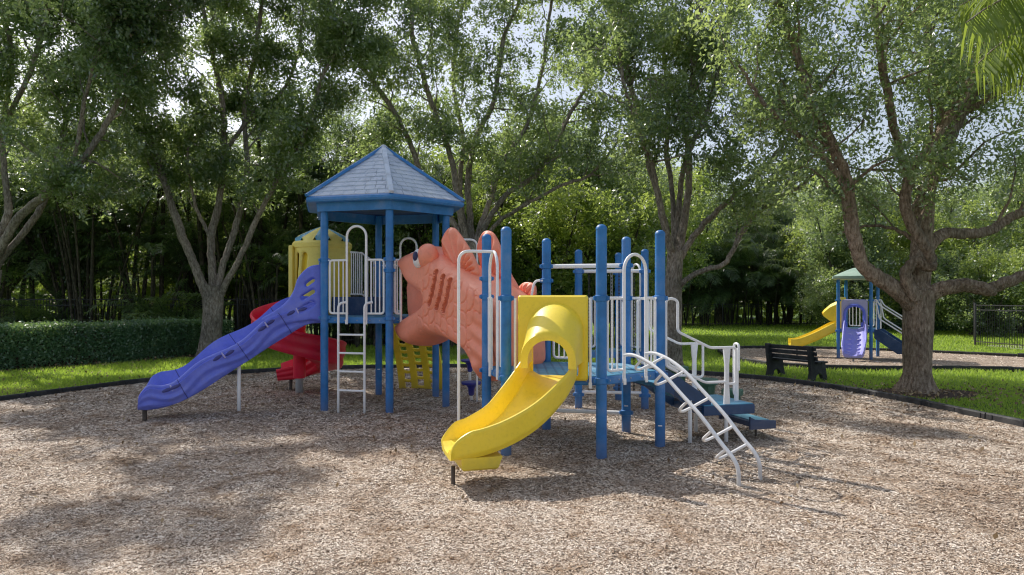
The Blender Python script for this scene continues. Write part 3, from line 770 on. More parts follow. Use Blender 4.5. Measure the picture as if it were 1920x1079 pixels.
# dense outline so that it bends with the drum
def dense(o, st=.05):
    r = []
    for p, q in zip(o, o[1:] + o[:1]):
        n = max(1, int(math.hypot(q[0] - p[0], q[1] - p[1]) / st)); r += [(p[0] + (q[0] - p[0]) * i / n, p[1] + (q[1] - p[1]) * i / n) for i in range(n)]
    return r
hol = [capsule2((-.46 + .20 * i, 2.18), (-.40 + .20 * i, 2.72), .062) for i in range(2)] + [arch(.62, 1.75, 2.40, .24)]
inflate(dense(outl), hol, .028, edgew(.03, .03), drum).build('turret_wall', M['cream'], tur, 50)
m = MB().box((tx - .50, ty - .22, 2.28), (.08, .30, 1.28), 0, .03); m.build('turret_side', M['cream'], tur)
MB().lathe((tx, ty, 0), [(.46, 2.86), (.55, 2.88), (.56, 2.96), (.53, 3.0), (.44, 3.02)], 32).build('turret_rim', M['cream'], tur)
cb = MB().lathe((tx, ty, 0), [(.44, 1.66), (.44, 2.85)], 24); cb.build('turret_lining', M['ochre'], tur)
NS = 12
for i in range(NS):                            # pleats alternate blue and cream, each ending in a scallop
    m = MB(); q0, q1 = 2 * PI * i / NS, 2 * PI * (i + 1) / NS; vs = []; fs = []; nu, nv = 9, 7
    for a in range(nu):
        for b in range(nv):
            u = a / (nu - 1); q = q0 + (q1 - q0) * u
            drop = .10 * math.sqrt(max(0, 1 - (2 * u - 1) ** 2))
            s = b / (nv - 1); r = .50 * (1 - s) ** .85 + .005; z = 3.06 + .25 * s
            bulge = .02 * math.sin(PI * u) * (1 - s)
            if b == 0: r, z = .515, 3.06 - drop
            vs.append((tx + (r + bulge) * math.cos(q), ty + (r + bulge) * math.sin(q), z + bulge))
    fs = [(a * nv + b, (a + 1) * nv + b, (a + 1) * nv + b + 1, a * nv + b + 1) for a in range(nu - 1) for b in range(nv - 1)]
    m.add(vs, fs).build('dome_pleat', M['aqua'] if i % 2 else M['cream'], tur, 60)
# raised landing and rails in front of the turret
rr_ = thing('raised_platform', None, None); rr_.parent = play; rr_.location = Vector((-2.95, 12.75, ZT)) - play.location
q = [ef(.12, 0, -.05), ef(ef.L - .12, 0, -.05), ef(ef.L - .12, 0, -.5), ef(.12, 0, -.5)]
MB().prism([(v.x, v.y) for v in q][::-1], ZT + .001, ZT + .33, inset=.01).build('riser', M['blue_dark'], rr_, 20)
pl = [ef(-.08, 0, .16), ef(.28, 0, .16), ef(.55, 0, .12)]
zt3, zb3 = (2.58, 2.80, 2.80), (1.76, 2.0, 2.0)
m = MB().tube([Vector((p.x, p.y, z)) for p, z in zip(pl, zt3)], .017, 9); m.tube([Vector((p.x, p.y, z)) for p, z in zip(pl, zb3)], .017, 9)
m.tube([(pl[0].x, pl[0].y, zt3[0]), (pl[0].x, pl[0].y, zb3[0])], .015, 8)
m = m.build('guard_rail', M['white'], rr_)
for i in range(11):
    t = (i + .5) / 11 * 2; j = min(int(t), 1); f = t - j; p = pl[j].lerp(pl[j + 1], f)
    MB().tube([(p.x, p.y, zb3[j] + (zb3[j + 1] - zb3[j]) * f), (p.x, p.y, zt3[j] + (zt3[j + 1] - zt3[j]) * f)], RP, 8).build('picket', M['white'], rr_)

# --------------------------------------------------------------- ochre climbing wall (edge d-e)
cprof = catmull([(.05, 1.60, 0), (.25, 1.46, 0), (.48, 1.16, 0), (.66, .80, 0), (.80, .42, 0), (.90, -.02, 0)], 8)
cl = thing('climbing_wall', None, None); cl.parent = play; cl.location = Vector((-1.85, 13.6, 0)) - play.location
t0c = de.L / 2 + .06
m = MB()
for i in range(4):
    t = t0c - .42 + .28 * i
    m.sweep([de(t, p.y, p.x) for p in cprof], lambda s: [(-.065, -.03), (.065, -.03), (.065, .03), (-.065, .03)])
m.build('climbing_frame', M['ochre'], cl, 30)
for k in range(2, len(cprof) - 2, 3):
    for i in range(3):
        p = cprof[k + (2 if i == 1 else 0)] if k + 2 < len(cprof) else cprof[k]; t = t0c - .42 + .28 * i
        MB().tube([de(t + .05, p.y, p.x + .01), de(t + .14, p.y - .015, p.x + .03), de(t + .23, p.y, p.x + .01)], .033, 8).build('foothold', M['ochre'], cl)

# --------------------------------------------------------------- coral fish tunnel
FO = Vector((-1.57, 11.49, 0)); FEv = Vector((.634, -.773, 0)); FP = Vector((.773, .634, 0))
def ffrm(n0=0.0): return lambda u, z, n: Vector((FO.x + FEv.x * u - FP.x * (n + n0), FO.y + FEv.y * u - FP.y * (n + n0), z))
def pu(px, py, off):
    o = FO - FP * off; k = (px - 960) / 1280
    u = (k * o.y - o.x) / (FEv.x - k * FEv.y); Y = o.y + FEv.y * u
    return (u, CAMZ + (558 - py) * Y / 1280)
fish = thing('fish_tunnel', None, None); fish.parent = play; fish.location = Vector((-.9, 10.5, 1.2)) - play.location
body_px = [(757, 500), (758, 484), (768, 474), (783, 468), (796, 461), (812, 466), (828, 476), (845, 487), (862, 498), (880, 508), (897, 520), (915, 530), (935, 545), (955, 560),
           (966, 585), (968, 640), (966, 692), (936, 694), (918, 712), (910, 717), (900, 702), (893, 682), (882, 664), (862, 650), (838, 638), (815, 634), (798, 641), (783, 650), (768, 648), (758, 636), (752, 618),
           (754, 603), (766, 592), (782, 582), (797, 572), (805, 562), (796, 553), (783, 545), (773, 533), (765, 518)]
OFF = .22
body = [pu(x, y, OFF) for x, y in body_px]
body = [(v.x, v.y) for v in catmull([(a, b, 0) for a, b in body], 4, True)]
def Wb(d): return .45 * np.clip(1 - (1 - np.clip(d / .24, 0, 1)) ** 2.6, 0, 1) ** .55
slots = []
for pts in (((818, 511), (815, 530), (811, 550), (805, 570)), ((831, 520), (828, 540), (825, 558), (819, 577)), ((844, 527), (841, 545), (838, 562), (832, 581))):
    slots.append([np.array(pu(x, y, .45)) for x, y in pts])
cen = []
for i in range(14):
    for j in range(14):
        cen.append((.55 + .165 * i, .75 + .21 * j + (.105 if i % 2 else 0)))
cen = np.array(cen)
def slot_d(p):
    best = np.full(len(p), 9.)
    for s in slots:
        tot = 0
        for a, b in zip(s[:-1], s[1:]):
            d = b - a; t = np.clip(((p - a) @ d) / (d @ d), 0, 1); q = a + t[:, None] * d
            r = np.hypot(*(p - q).T) - (.050 + .007 * np.cos(2 * PI * (p[:, 1] - s[0][1]) / .115))
            best = np.minimum(best, r)
    return best
def relief(p, d):
    R = .15; done = np.zeros(len(p), bool); edge = np.full(len(p), 9.); dome = np.zeros(len(p))
    for c in cen[np.argsort(cen[:, 0])]:
        r = np.hypot(p[:, 0] - c[0], (p[:, 1] - c[1]) * .95)
        near_ = (~done) & (np.abs(r - R) < .05); edge[near_] = np.minimum(edge[near_], np.abs(r - R)[near_])
        m = (~done) & (r < R); dome[m] = (r[m] / R) ** 2; done |= m
    out = .007 * dome - .020 * np.exp(-(edge / .010) ** 2)
    ms = np.clip((p[:, 0] - .62 - .25 * (p[:, 1] > 2.2)) / .12, 0, 1) * np.clip((d - .07) / .08, 0, 1)
    out *= ms
    # pleated pelvic fin and cheek line
    fin = np.clip((p[:, 0] - 2.05) / .1, 0, 1) * np.clip((1.75 - p[:, 1]) / .2, 0, 1)
    out = out * (1 - fin) + fin * .014 * np.sin(2 * PI * (p[:, 1] * 4.2 + (p[:, 0] - 2.1) * 1.8)) * np.clip(d / .08, 0, 1)
    sd = slot_d(p); out *= np.clip((sd - .01) / .05, 0, 1)
    return out + .016 * np.exp(-((sd - .014) / .016) ** 2) - .035 * np.clip((.004 - sd) / .02, 0, 1)
fb = inflate(body, [], .0125, Wb, ffrm(0), relief, mat_of=lambda c: (slot_d(c) < .0).astype(int))
fb.build('fish_body', [M['coral'], M['coral_dark']], fish, 60, fix=True)
mouth = [pu(x, y, .25) for x, y in ((756, 500), (790, 515), (820, 540), (820, 590), (790, 605), (756, 612), (752, 575), (751, 540))]
inflate(mouth, [], .03, lambda d: np.minimum(d, .03) + .03, ffrm(.09)).build('mouth_lining', M['coral'], fish, 60)
# cheek / brow bulge and eye
u0, z0 = pu(789, 483, .42); c = ffrm(0)(u0, z0, .36)
Rf = Matrix((FEv, -FP, Vector((0, 0, 1)))).transposed()
def fball(u, z, n, rad, name, mat, parent, n1=24):
    m = MB().ball((0, 0, 0), rad, n1, 14); cc = ffrm(0)(u, z, n)
    m.v = [tuple(cc + Rf @ Vector(v)) for v in m.v]; return m.build(name, mat, parent, 60)
ub, zb = pu(798, 481, .40)
fball(ub, zb, .36, (.205, .16, .20), 'brow', M['coral'], fish)
ue, ze = pu(779, 485, .52)
ey = fball(ue, ze, .47, (.085, .085, .150), 'eye', M['eye_white'], fish)
up_, zp = pu(775, 481, .57)
fball(up_ + .0, zp, .53, (.050, .045, .078), 'pupil', M['navy'], fish)
# fins
def fin(px, off, n0, w=.05, name='fin', ridges=5):
    o = [pu(x, y, off) for x, y in px]; o = [(v.x, v.y) for v in catmull([(a, b, 0) for a, b in o], 5, True)]
    base = np.array(o[0]); 
    def rl(p, d):
        dx, dy = p[:, 0] - base[0], p[:, 1] - base[1]; ang = np.arctan2(dy, dx)
        return .032 * np.sin(ang * ridges * 4.0) * np.clip((d - .02) / .06, 0, 1)
    inflate(o, [], .018, edgew(w, .12), ffrm(n0), rl).build(name, M['coral'], fish, 60, fix=True)
fin([(868, 516), (843, 490), (831, 470), (831, 447), (840, 431), (848, 427), (857, 433), (871, 452), (885, 475), (896, 500), (895, 518)], .15, .15, .05, name='dorsal_fin')
fin([(920, 545), (904, 505), (896, 465), (904, 440), (916, 433), (929, 443), (943, 474), (957, 512), (977, 552), (960, 570)], -.25, -.25, .05, name='dorsal_fin')
fin([(988, 562), (976, 552), (974, 540), (982, 531), (994, 530), (1003, 536), (1005, 550), (1000, 562)], -.45, -.45, .05, name='tail_fin', ridges=3)
# tunnel mouth collar that meets the lower deck
m = MB()
m.tube([EF(EF.L / 2 - .40, ZD + .01, .06)] + [EF(EF.L / 2 - .40 * math.cos(PI * i / 16), 1.52 + .36 * math.sin(PI * i / 16), .06) for i in range(17)] + [EF(EF.L / 2 + .40, ZD + .01, .06)], .085, 14)
m.build('tunnel_collar', M['coral'], fish)

# ================================================================== free-standing step pods
def disc_pod(x, y, z, label):
    t = thing('step_disc', label, 'stepping pod', (x, y, 0), 'blue disc stepping pods')
    MB().lathe((x, y, 0), [(.03, z - .26), (.05, z - .24), (.062, z - .12), (.10, z - .065), (.17, z - .05), (.185, z - .03), (.185, z - .008), (.165, z), (.05, z + .004), (.002, z + .004)], 28).build('disc', M['podblue'], t)
    MB().tube([(x, y, -.03), (x, y, z - .2)], .028, 10).build('pole', M['white'], t)
disc_pod(-.745, 12.5, .40, 'blue disc stepping pod on a short white pole right below the coral fish fin')
disc_pod(-.87, 14.1, .66, 'second blue disc pod, farther back behind the one under the fish fin')
def stump(x, y, z, s, label):
    t = thing('step_stump', label, 'stepping pod', (x, y, 0), 'green stepping pods behind the stair')
    oct_ = lambda r, zz: [(x + r * math.cos(PI / 8 + PI / 4 * i + .3), y + r * math.sin(PI / 8 + PI / 4 * i + .3), zz) for i in range(8)]
    def stack(l):
        vs = [v for r, zz in l for v in oct_(r, zz)]; k = len(l)
        return MB().add(vs, [(i * 8 + j, i * 8 + (j + 1) % 8, i * 8 + 8 + (j + 1) % 8, i * 8 + 8 + j) for i in range(k - 1) for j in range(8)] + [tuple(range(7, -1, -1)), tuple(range(8 * (k - 1), 8 * k))])
    stack([(.185 * s, z - .10), (.2 * s, z - .095), (.2 * s, z - .02), (.185 * s, z)]).build('cap', M['podgreen'], t, 25)
    b = stack([(.09 * s, z - .33), (.13 * s, z - .31), (.155 * s, z - .1)]).build('body', M['podgreen'], t, 25)
    MB().box((x, y - .13 * s, z - .2), (.07, .05, .12), .3, .02).build('toe_hold', M['podgreen'], b)
    MB().tube([(x, y, -.03), (x, y, z - .3)], .04, 10).build('pole', M['steel'], t)
stump(3.17, 13.0, .63, .95, 'green octagonal stepping pod, leftmost and tallest of the three behind the stair')
stump(3.47, 12.15, .495, 1, 'middle green octagonal stepping pod behind the stair handrail')
stump(3.68, 11.4, .41, .9, 'lowest green octagonal stepping pod, rightmost, beside the grab post')

# ================================================================== bench
bx0, by0 = 6.72, 16.25; fx, fy = .88, .47                 # facing direction
bench = thing('park_bench', 'black recycled plastic park bench with slatted back on the lawn strip', 'bench', (bx0, by0, 0))
brz = math.atan2(fy, fx); al = Vector((-fy, fx, 0)); fw = Vector((fx, fy, 0)); bo = Vector((bx0, by0, 0))
for s in (-1, 1):
    o = bo + al * s * .60
    prof_ = [(-.26, 0), (-.08, 0), (-.04, .14), (.06, .2), (.16, .14), (.2, 0), (.36, 0), (.30, .2), (.27, .42), (-.08, .42), (-.16, .82), (-.27, .82), (-.22, .42), (-.2, .2)]
    k = len(prof_); vs = [o + fw * a + al * d + Vector((0, 0, z)) for d in (-.045, .045) for a, z in prof_]
    MB().add(vs, [tuple(range(k)), tuple(range(2 * k - 1, k - 1, -1))] + [(i, i + k, (i + 1) % k + k, (i + 1) % k) for i in range(k)]).build('bench_end', M['board'], bench, 25, fix=True)
for a in (-.02, .10, .22):
    MB().box(bo + fw * a + Vector((0, 0, .445)), (.10, 1.42, .04), brz, .006).build('seat_slat', M['board'], bench)
for a, z in ((-.125, .53), (-.155, .645), (-.185, .76)):
    MB().box(bo + fw * (a + .03) + Vector((0, 0, z)), (.04, 1.42, .09), brz, .006).build('back_slat', M['board'], bench)

# ================================================================== second play structure, far right
pl2 = thing('small_play_structure', 'smaller play structure with green roof, purple slide and yellow slide on the far mulch bed', 'play structure', (10.95, 21.5, 0))
a2, c2, d2, b2 = (10.18, 21.3), (10.99, 20.9), (11.68, 21.8), (10.86, 22.2); C2 = (10.93, 21.55)
for p in (a2, c2, d2, b2): post(pl2, p, 2.62, (1.85, .9), .05, dome=False)
deck(pl2, [a2, c2, d2, b2], .97, .1, .03, holes=False)
ac, cd2, db, ba = Edge(a2, c2, C2), Edge(c2, d2, C2), Edge(d2, b2, C2), Edge(b2, a2, C2)
m = MB(); nn = 20; vs = []
lv = [(.98, 2.50), (1.02, 2.53), (1.0, 2.60), (.72, 2.70), (.42, 2.80), (.2, 2.86), (.02, 2.88)]
sq = [Vector((p[0] - C2[0], p[1] - C2[1])) for p in (a2, c2, d2, b2)]
def rsq(s, i):
    f = (i % 5) / 5; p = sq[i // 5].lerp(sq[(i // 5 + 1) % 4], f); u = p.normalized() * .72; return (p * .6 + u * .4) * s * 1.3
for s, z in lv:
    for i in range(nn): q = rsq(s, i); vs.append((C2[0] + q.x, C2[1] + q.y, z))
m.add(vs, [(i * nn + j, i * nn + (j + 1) % nn, i * nn + nn + (j + 1) % nn, i * nn + nn + j) for i in range(len(lv) - 1) for j in range(nn)] + [tuple(range(nn - 1, -1, -1))])
m.build('roof', M['green_roof'], pl2, 50)
pn = inflate(rrect(.09, ac.L - .09, .82, 1.88, .08), [arch(ac.L / 2, .97, 1.43, .25)], .03, edgew(.03, .03), fr(ac, 0)).build('slide_panel', M['lilac'], pl2, 40)
m = MB()
pts = [ac(ac.L / 2 - .27, 1.15, .06)] + [ac(ac.L / 2 - .27 * math.cos(PI * i / 12), 1.43 + .27 * math.sin(PI * i / 12), .06) for i in range(13)] + [ac(ac.L / 2 + .27, 1.15, .06)]
m.tube(pts, .045, 8).build('arch_trim', M['purple'], pn)
for t in (.2, .72): MB().box(ac(t - .02, 1.0, .045), (.14, .05, .34), ac.rz, .02).build('panel_foot', M['purple'], pn)
path = lerp_z([(p.x, p.y) for p in catmull([(10.56, 21.06, 0), (10.46, 20.84, 0), (10.26, 20.45, 0), (10.08, 20.15, 0), (9.98, 19.96, 0)], 6)], [(0, .98), (.12, .95), (.45, .62), (.75, .34), (.9, .25), (1, .24)])
s2 = MB().sweep(path, chute_sec(lambda t: .44 + .1 * math.sin(PI * t), lambda t: .23 - .12 * max(0, (t - .85) / .15), .03)).build('bumpy_slide', M['periwinkle'], pl2, 50)
for t in (.3, .4, .5, .6, .7, .8):
    for x in (-.14, .14):
        p, T, lat, up = sframe(path, t); c = p + lat * x + up * .0
        MB().ball(tuple(c), (.075, .035, .028), 12, 6).build('bump', M['lilac'], s2)
MB().tube([(10.06, 20.12, -.03), (10.06, 20.12, .25)], .03, 8).build('leg', M['steel'], s2)
path = lerp_z([(p.x, p.y) for p in catmull([(10.48, 21.76, 0), (10.0, 21.86, 0), (9.4, 22.0, 0), (8.98, 22.1, 0)], 7)], [(0, .99), (.12, .94), (.5, .62), (.82, .42), (1, .40)])
s3 = MB().sweep(path, chute_sec(.44, .2, .03)).build('straight_slide', M['yellow'], pl2, 50)
MB().tube([(9.2, 22.04, -.03), (9.2, 22.04, .4)], .025, 8).build('leg', M['black'], s3)
hp = inflate(rrect(.12, ba.L - .12, .9, 1.95, .06), [arch(ba.L / 2, .98, 1.42, .24)], .035, edgew(.03, .03), fr(ba, 0)).build('hood_panel', M['yellow'], pl2, 40)
m = MB(); vs = []
for k, zlo, zhi, w in ((.02, 1.18, 1.86, .36), (.30, 1.20, 1.72, .34), (.48, 1.34, 1.56, .31), (.55, 1.46, 1.48, .28)):
    for u, z in ((-w, zlo), (-w, zhi - .1), (-w + .12, zhi), (w - .12, zhi), (w, zhi - .1), (w, zlo)): vs.append(ba(ba.L / 2 + u, z, k))
m.add(vs, [(i * 6 + j, i * 6 + j + 1, i * 6 + 7 + j, i * 6 + 6 + j) for i in range(3) for j in range(5)] + [tuple(range(18, 24))]).build('slide_hood', M['yellow'], hp, 30)
panel_rail(pl2, db, .97, 1.85, .1, db.L - .1, .1)
st2 = thing('stair', None, None); st2.parent = pl2; st2.location = Vector((12.0, 21.0, 0)) - pl2.location
def S2(r, t, z): return cd2(cd2.L / 2 + t, z, r)
for sg in (-1, 1):
    poly = [(.05, .95), (.2, .95), (.85, .50), (.85, .22), (.68, .22), (.05, .68)]; k = len(poly)
    vs = [S2(r, sg * .34 + dt, z) for dt in (-.02, .02) for r, z in poly]
    MB().add(vs, [tuple(range(k)), tuple(range(2 * k - 1, k - 1, -1))] + [(i, i + k, (i + 1) % k + k, (i + 1) % k) for i in range(k)]).build('stringer', M['blue_dark'], st2, 20, fix=True)
r2 = math.atan2(cd2.n.y, cd2.n.x)
for r, z in ((.2, .78), (.42, .62), (.64, .47)): MB().box(S2(r, 0, z), (.24, .64, .05), r2, .01).build('step', M['deck'], st2)
MB().box(S2(1.10, 0, .34), (.5, .78, .1), r2, .012).build('landing', M['blue_dark'], st2)
for r, t in ((1.0, -.36), (1.0, .36)): MB().tube([S2(r, t, -.03), S2(r, t, .3)], .022, 8).build('leg', M['white'], st2)
for sg in (-1, 1):
    t = sg * .38
    for dz in (0, -.42):
        m = MB().tube(fillet([S2(.06, t, 1.85 + dz * .3), S2(.12, t, 1.88 + dz * .3), S2(.2, t, 1.7 + dz), S2(.95, t, 1.18 + dz), S2(1.02, t, 1.15 + dz), S2(1.02, t, .35)], .07), .019, 8).build('handrail', M['white'], st2)
    MB().tube([S2(.12, t, .95), S2(.12, t, 1.85)], .016, 8).build('rail_post', M['white'], st2)
# ================================================================== GROUND
def und(x, y):
    """gentle heaping of the loose chips"""
    return np.maximum(-.040, .020 * np.sin(1.3 * x + .7 * y) * np.sin(.9 * y - .4 * x + 1) + .016 * np.sin(3.1 * x - 1.7 * y + 2) * np.sin(1.1 * y + 2.3 * x) + .010 * np.sin(5.3 * x + 4.1 * y + np.sin(3 * x)) - .07 * np.exp(-((x + .75) ** 2 + (y - 6.8) ** 2) / .25) - .07 * np.exp(-((x + 5.9) ** 2 + (y - 10.6) ** 2) / .3) - .05 * np.exp(-((x - 2.7) ** 2 + (y - 6.8) ** 2) / .2))
def cloud(x, y):
    return (np.sin(.9 * x + .35 * y + 1) + np.sin(-.5 * x + 1.1 * y) + np.sin(1.9 * x - 1.3 * y + 2) * .7 + np.sin(3.3 * x + 2.1 * y) * .45 + np.sin(5.9 * x - 4.3 * y + 1) * .3) / 3.4
def inpoly(x, y, poly):
    d, _ = seg_sdf(np.stack([np.ravel(x), np.ravel(y)], 1), poly); return d
MAIN = [(v.x, v.y) for v in catmull([(-9.2, 12.9, 0), (-10.1, 10.6, 0), (-10.6, 7, 0), (-10.2, 2, 0), (-7, -3, 0), (0, -5, 0), (6, -4, 0), (8.2, 0, 0), (8.2, 5, 0), (7.75, 8.6, 0), (7.45, 10.2, 0),
        (7.3, 11.5, 0), (7.0, 13.0, 0), (6.6, 14.2, 0), (5.85, 15.6, 0), (4.4, 16.9, 0), (2.2, 17.9, 0), (-.9, 18.4, 0), (-3.7, 18.2, 0), (-6.3, 17.3, 0), (-8.1, 15.3, 0)], 5, True)]
BED2 = [(v.x, v.y) for v in catmull([(6.9, 21.6, 0), (7.3, 18.9, 0), (9.0, 18.15, 0), (11.2, 17.95, 0), (12.8, 17.9, 0), (14.4, 17.0, 0), (17.5, 15.2, 0), (20, 16.5, 0), (19.2, 19.0, 0), (16.8, 21.3, 0), (14.2, 23.6, 0), (11.6, 25.2, 0), (8.6, 25.4, 0), (7.3, 24.0, 0)], 5, True)]
g = MB().add([(-150, -60, -.012), (150, -60, -.012), (150, 220, -.012), (-150, 220, -.012)], [(0, 1, 2, 3)]).build('lawn', M['lawn'], None, 0); tag(g, kind='structure')
def bed(name, poly, mat, z, step=.2, hills=True):
    P = np.array(poly); lo = P.min(0) - step; hi = P.max(0) + step
    nx = int((hi[0] - lo[0]) / step) + 2; ny = int((hi[1] - lo[1]) / step) + 2
    gx, gy = np.meshgrid(lo[0] + step * np.arange(nx), lo[1] + step * np.arange(ny), indexing='ij')
    pts = np.stack([gx.ravel(), gy.ravel()], 1); d, near = seg_sdf(pts, poly)
    ins = (d > 0).reshape(nx, ny); cell = ins[:-1, :-1] | ins[1:, :-1] | ins[:-1, 1:] | ins[1:, 1:]
    pos = np.where((d > 0)[:, None], pts, near); idx = np.arange(nx * ny).reshape(nx, ny); ci, cj = np.nonzero(cell)
    Q = np.stack([idx[ci, cj], idx[ci + 1, cj], idx[ci + 1, cj + 1], idx[ci, cj + 1]], 1)
    used = np.unique(Q); rm = np.zeros(nx * ny, int); rm[used] = np.arange(len(used)); p = pos[used]
    zz = z + (und(p[:, 0], p[:, 1]) * np.clip(d[used] / .6, 0, 1) + .02 if hills else 0)
    V = np.column_stack([p, np.broadcast_to(zz, len(p))])
    o = npmesh(name, V, rm[Q], mat, smooth=True); tag(o, kind='structure'); return o
bed('mulch_ground', MAIN, M['mulch'], .025)
bed('mulch_ground', BED2, M['mulch'], .02, .3)
RING = [(8.35 + 1.05 * math.cos(q) * (1 + .12 * math.sin(3 * q)), 13.75 + .75 * math.sin(q) * (1 + .1 * math.cos(4 * q))) for q in [2 * PI * i / 28 for i in range(28)]]
bed('soil_ring', RING, M['soil'], .016, .15, False)
LEFTSOIL = [(-15.5, 17.2), (-13.4, 17.1), (-12.0, 19.2), (-10.5, 21.3), (-8.9, 22.2), (-8.6, 23.8), (-11, 24.4), (-16, 20)]
bed('soil_strip', LEFTSOIL, M['soil'], .008, .3, False)
bed('soil_patch', [(-10.2, 13.0), (-9.7, 13.6), (-9.75, 14.4), (-10.6, 14.7), (-11.4, 14.2), (-11.2, 13.3)], M['soil'], .01, .15, False)
# pale walk and paved court far off to the right
w = MB().prism([(20, 47.5), (60, 44), (60, 52), (20, 54)], -.02, .02).build('path', M['concrete'], None, 0); tag(w, kind='structure')
w = MB().prism([(18.9, 24.2), (40, 20), (40, 30), (18.9, 27.2)], -.02, .024).build('paved_court', M['concrete'], None, 0); tag(w, kind='structure')

# loose wood chips: slivers lying at random tilts
def scatter_chips(name, poly, n, ymin, ymax, xspan, base, origin):
    # density falls with distance, as larger slivers stand for several
    u = RNG.random(n); Y = ymin * (ymax / ymin) ** u; X = (RNG.random(n) * 2 - 1) * (xspan * Y + 1.5) if xspan else 0
    if callable(base): X, Y = base(n)
    d = inpoly(X, Y, poly); k = d > .06; X, Y, d = X[k], Y[k], d[k]; n = len(X)
    lod = np.clip(Y / 6.0, .75, 2.6)
    L = (.0065 + .0165 * RNG.random(n) ** 1.8) * lod ** .75; W = (.0025 + .0040 * RNG.random(n)) * lod ** .8
    big_ = RNG.random(n) < .02; L = np.where(big_, L * 2.3, L); W = np.where(big_, W * 1.25, W)
    yaw = RNG.random(n) * 2 * PI; tilt = RNG.normal(0, .13, n); roll = RNG.normal(0, .22, n)
    z = .045 + .02 + und(X, Y) * np.clip(d / .6, 0, 1) - .02 + .012 * RNG.random(n) ** 2
    a = np.stack([np.cos(yaw) * np.cos(tilt), np.sin(yaw) * np.cos(tilt), np.sin(tilt)], 1)
    s = np.stack([-np.sin(yaw), np.cos(yaw), np.zeros(n)], 1); up = np.cross(a, s)
    b = s * np.cos(roll)[:, None] + up * np.sin(roll)[:, None]
    c = np.stack([X, Y, z], 1); a *= L[:, None]; b *= W[:, None]
    bend = up * (L * .15 * RNG.normal(0, 1, n))[:, None]
    tp = (.3 + .7 * RNG.random(n))[:, None]
    V = np.stack([c - a - b * tp, c + bend - b, c + a - b * .6, c + a + b * .6 * tp, c + bend + b, c - a + b * tp], 1).reshape(-1, 3)
    i = np.arange(n) * 6
    Fq = np.stack([np.stack([i, i + 1, i + 4, i + 5], 1), np.stack([i + 1, i + 2, i + 3, i + 4], 1)], 1).reshape(-1, 4)
    o = npmesh(name, V, Fq, M['chip'], origin=origin); tag(o, kind='stuff'); return o
o = scatter_chips('wood_chips', MAIN, 1000000, 3.6, 18.6, .82, None, (0, 8, 0))
tag(o, 'pale brown wood chip mulch scattered over the main play area', 'mulch')
o = scatter_chips('wood_chips', BED2, 26000, 1, 1, None, lambda n: (6 + 14.5 * RNG.random(n), 15 + 11 * RNG.random(n)), (12, 21, 0))
tag(o, 'pale wood chip mulch under the smaller play structure', 'mulch')

# grass blades
def scatter_grass(name, n, ymin, ymax, keep, label, h=.055):
    u = RNG.random(n); Y = ymin * (ymax / ymin) ** u; X = (RNG.random(n) * 2 - 1) * (.86 * Y + 1)
    k = keep(X, Y); X, Y = X[k], Y[k]
    for poly in (MAIN, BED2, RING, LEFTSOIL):
        d = inpoly(X, Y, poly); k = d < -.03; X, Y = X[k], Y[k]
    n = len(X); lod = np.clip(Y / 11, .9, 4)
    H = h * (.45 + .8 * RNG.random(n)) * np.clip(lod, 1, 1.7) * (1 + .25 * cloud(X * 2, Y * 2)); W = .0045 * lod * (.7 + .6 * RNG.random(n))
    q = RNG.random(n) * 2 * PI; lean = .35 + .5 * RNG.random(n); q2 = RNG.random(n) * 2 * PI
    c = np.stack([X, Y, np.zeros(n)], 1); s = np.stack([np.cos(q), np.sin(q), 0 * q], 1) * W[:, None]
    l = np.stack([np.cos(q2), np.sin(q2), 0 * q2], 1) * (H * lean)[:, None]; up = np.array([0, 0, 1.]) * H[:, None]
    V = np.stack([c - s, c + s, c + l * .4 + up * .65 + s * .7, c + l + up, c + l * .4 + up * .65 - s * .7], 1).reshape(-1, 3)
    i = np.arange(n) * 5
    T = np.stack([np.stack([i, i + 1, i + 2], 1), np.stack([i, i + 2, i + 4], 1), np.stack([i + 4, i + 2, i + 3], 1)], 1).reshape(-1, 3)
    o = npmesh(name, V, T, M['blade'], origin=(0, ymin, 0)); tag(o, label, 'grass', None, 'stuff'); return o
scatter_grass('grass', 330000, 9, 34, lambda x, y: x > -1, 'mown green grass around the far mulch bed and right tree')
scatter_grass('grass', 260000, 12, 27, lambda x, y: x < -1, 'mown green grass between the clipped hedge and the mulch edging')
scatter_grass('grass', 90000, 34, 60, lambda x, y: (x > 4), 'sunlit lawn far behind the second play bed', .06)

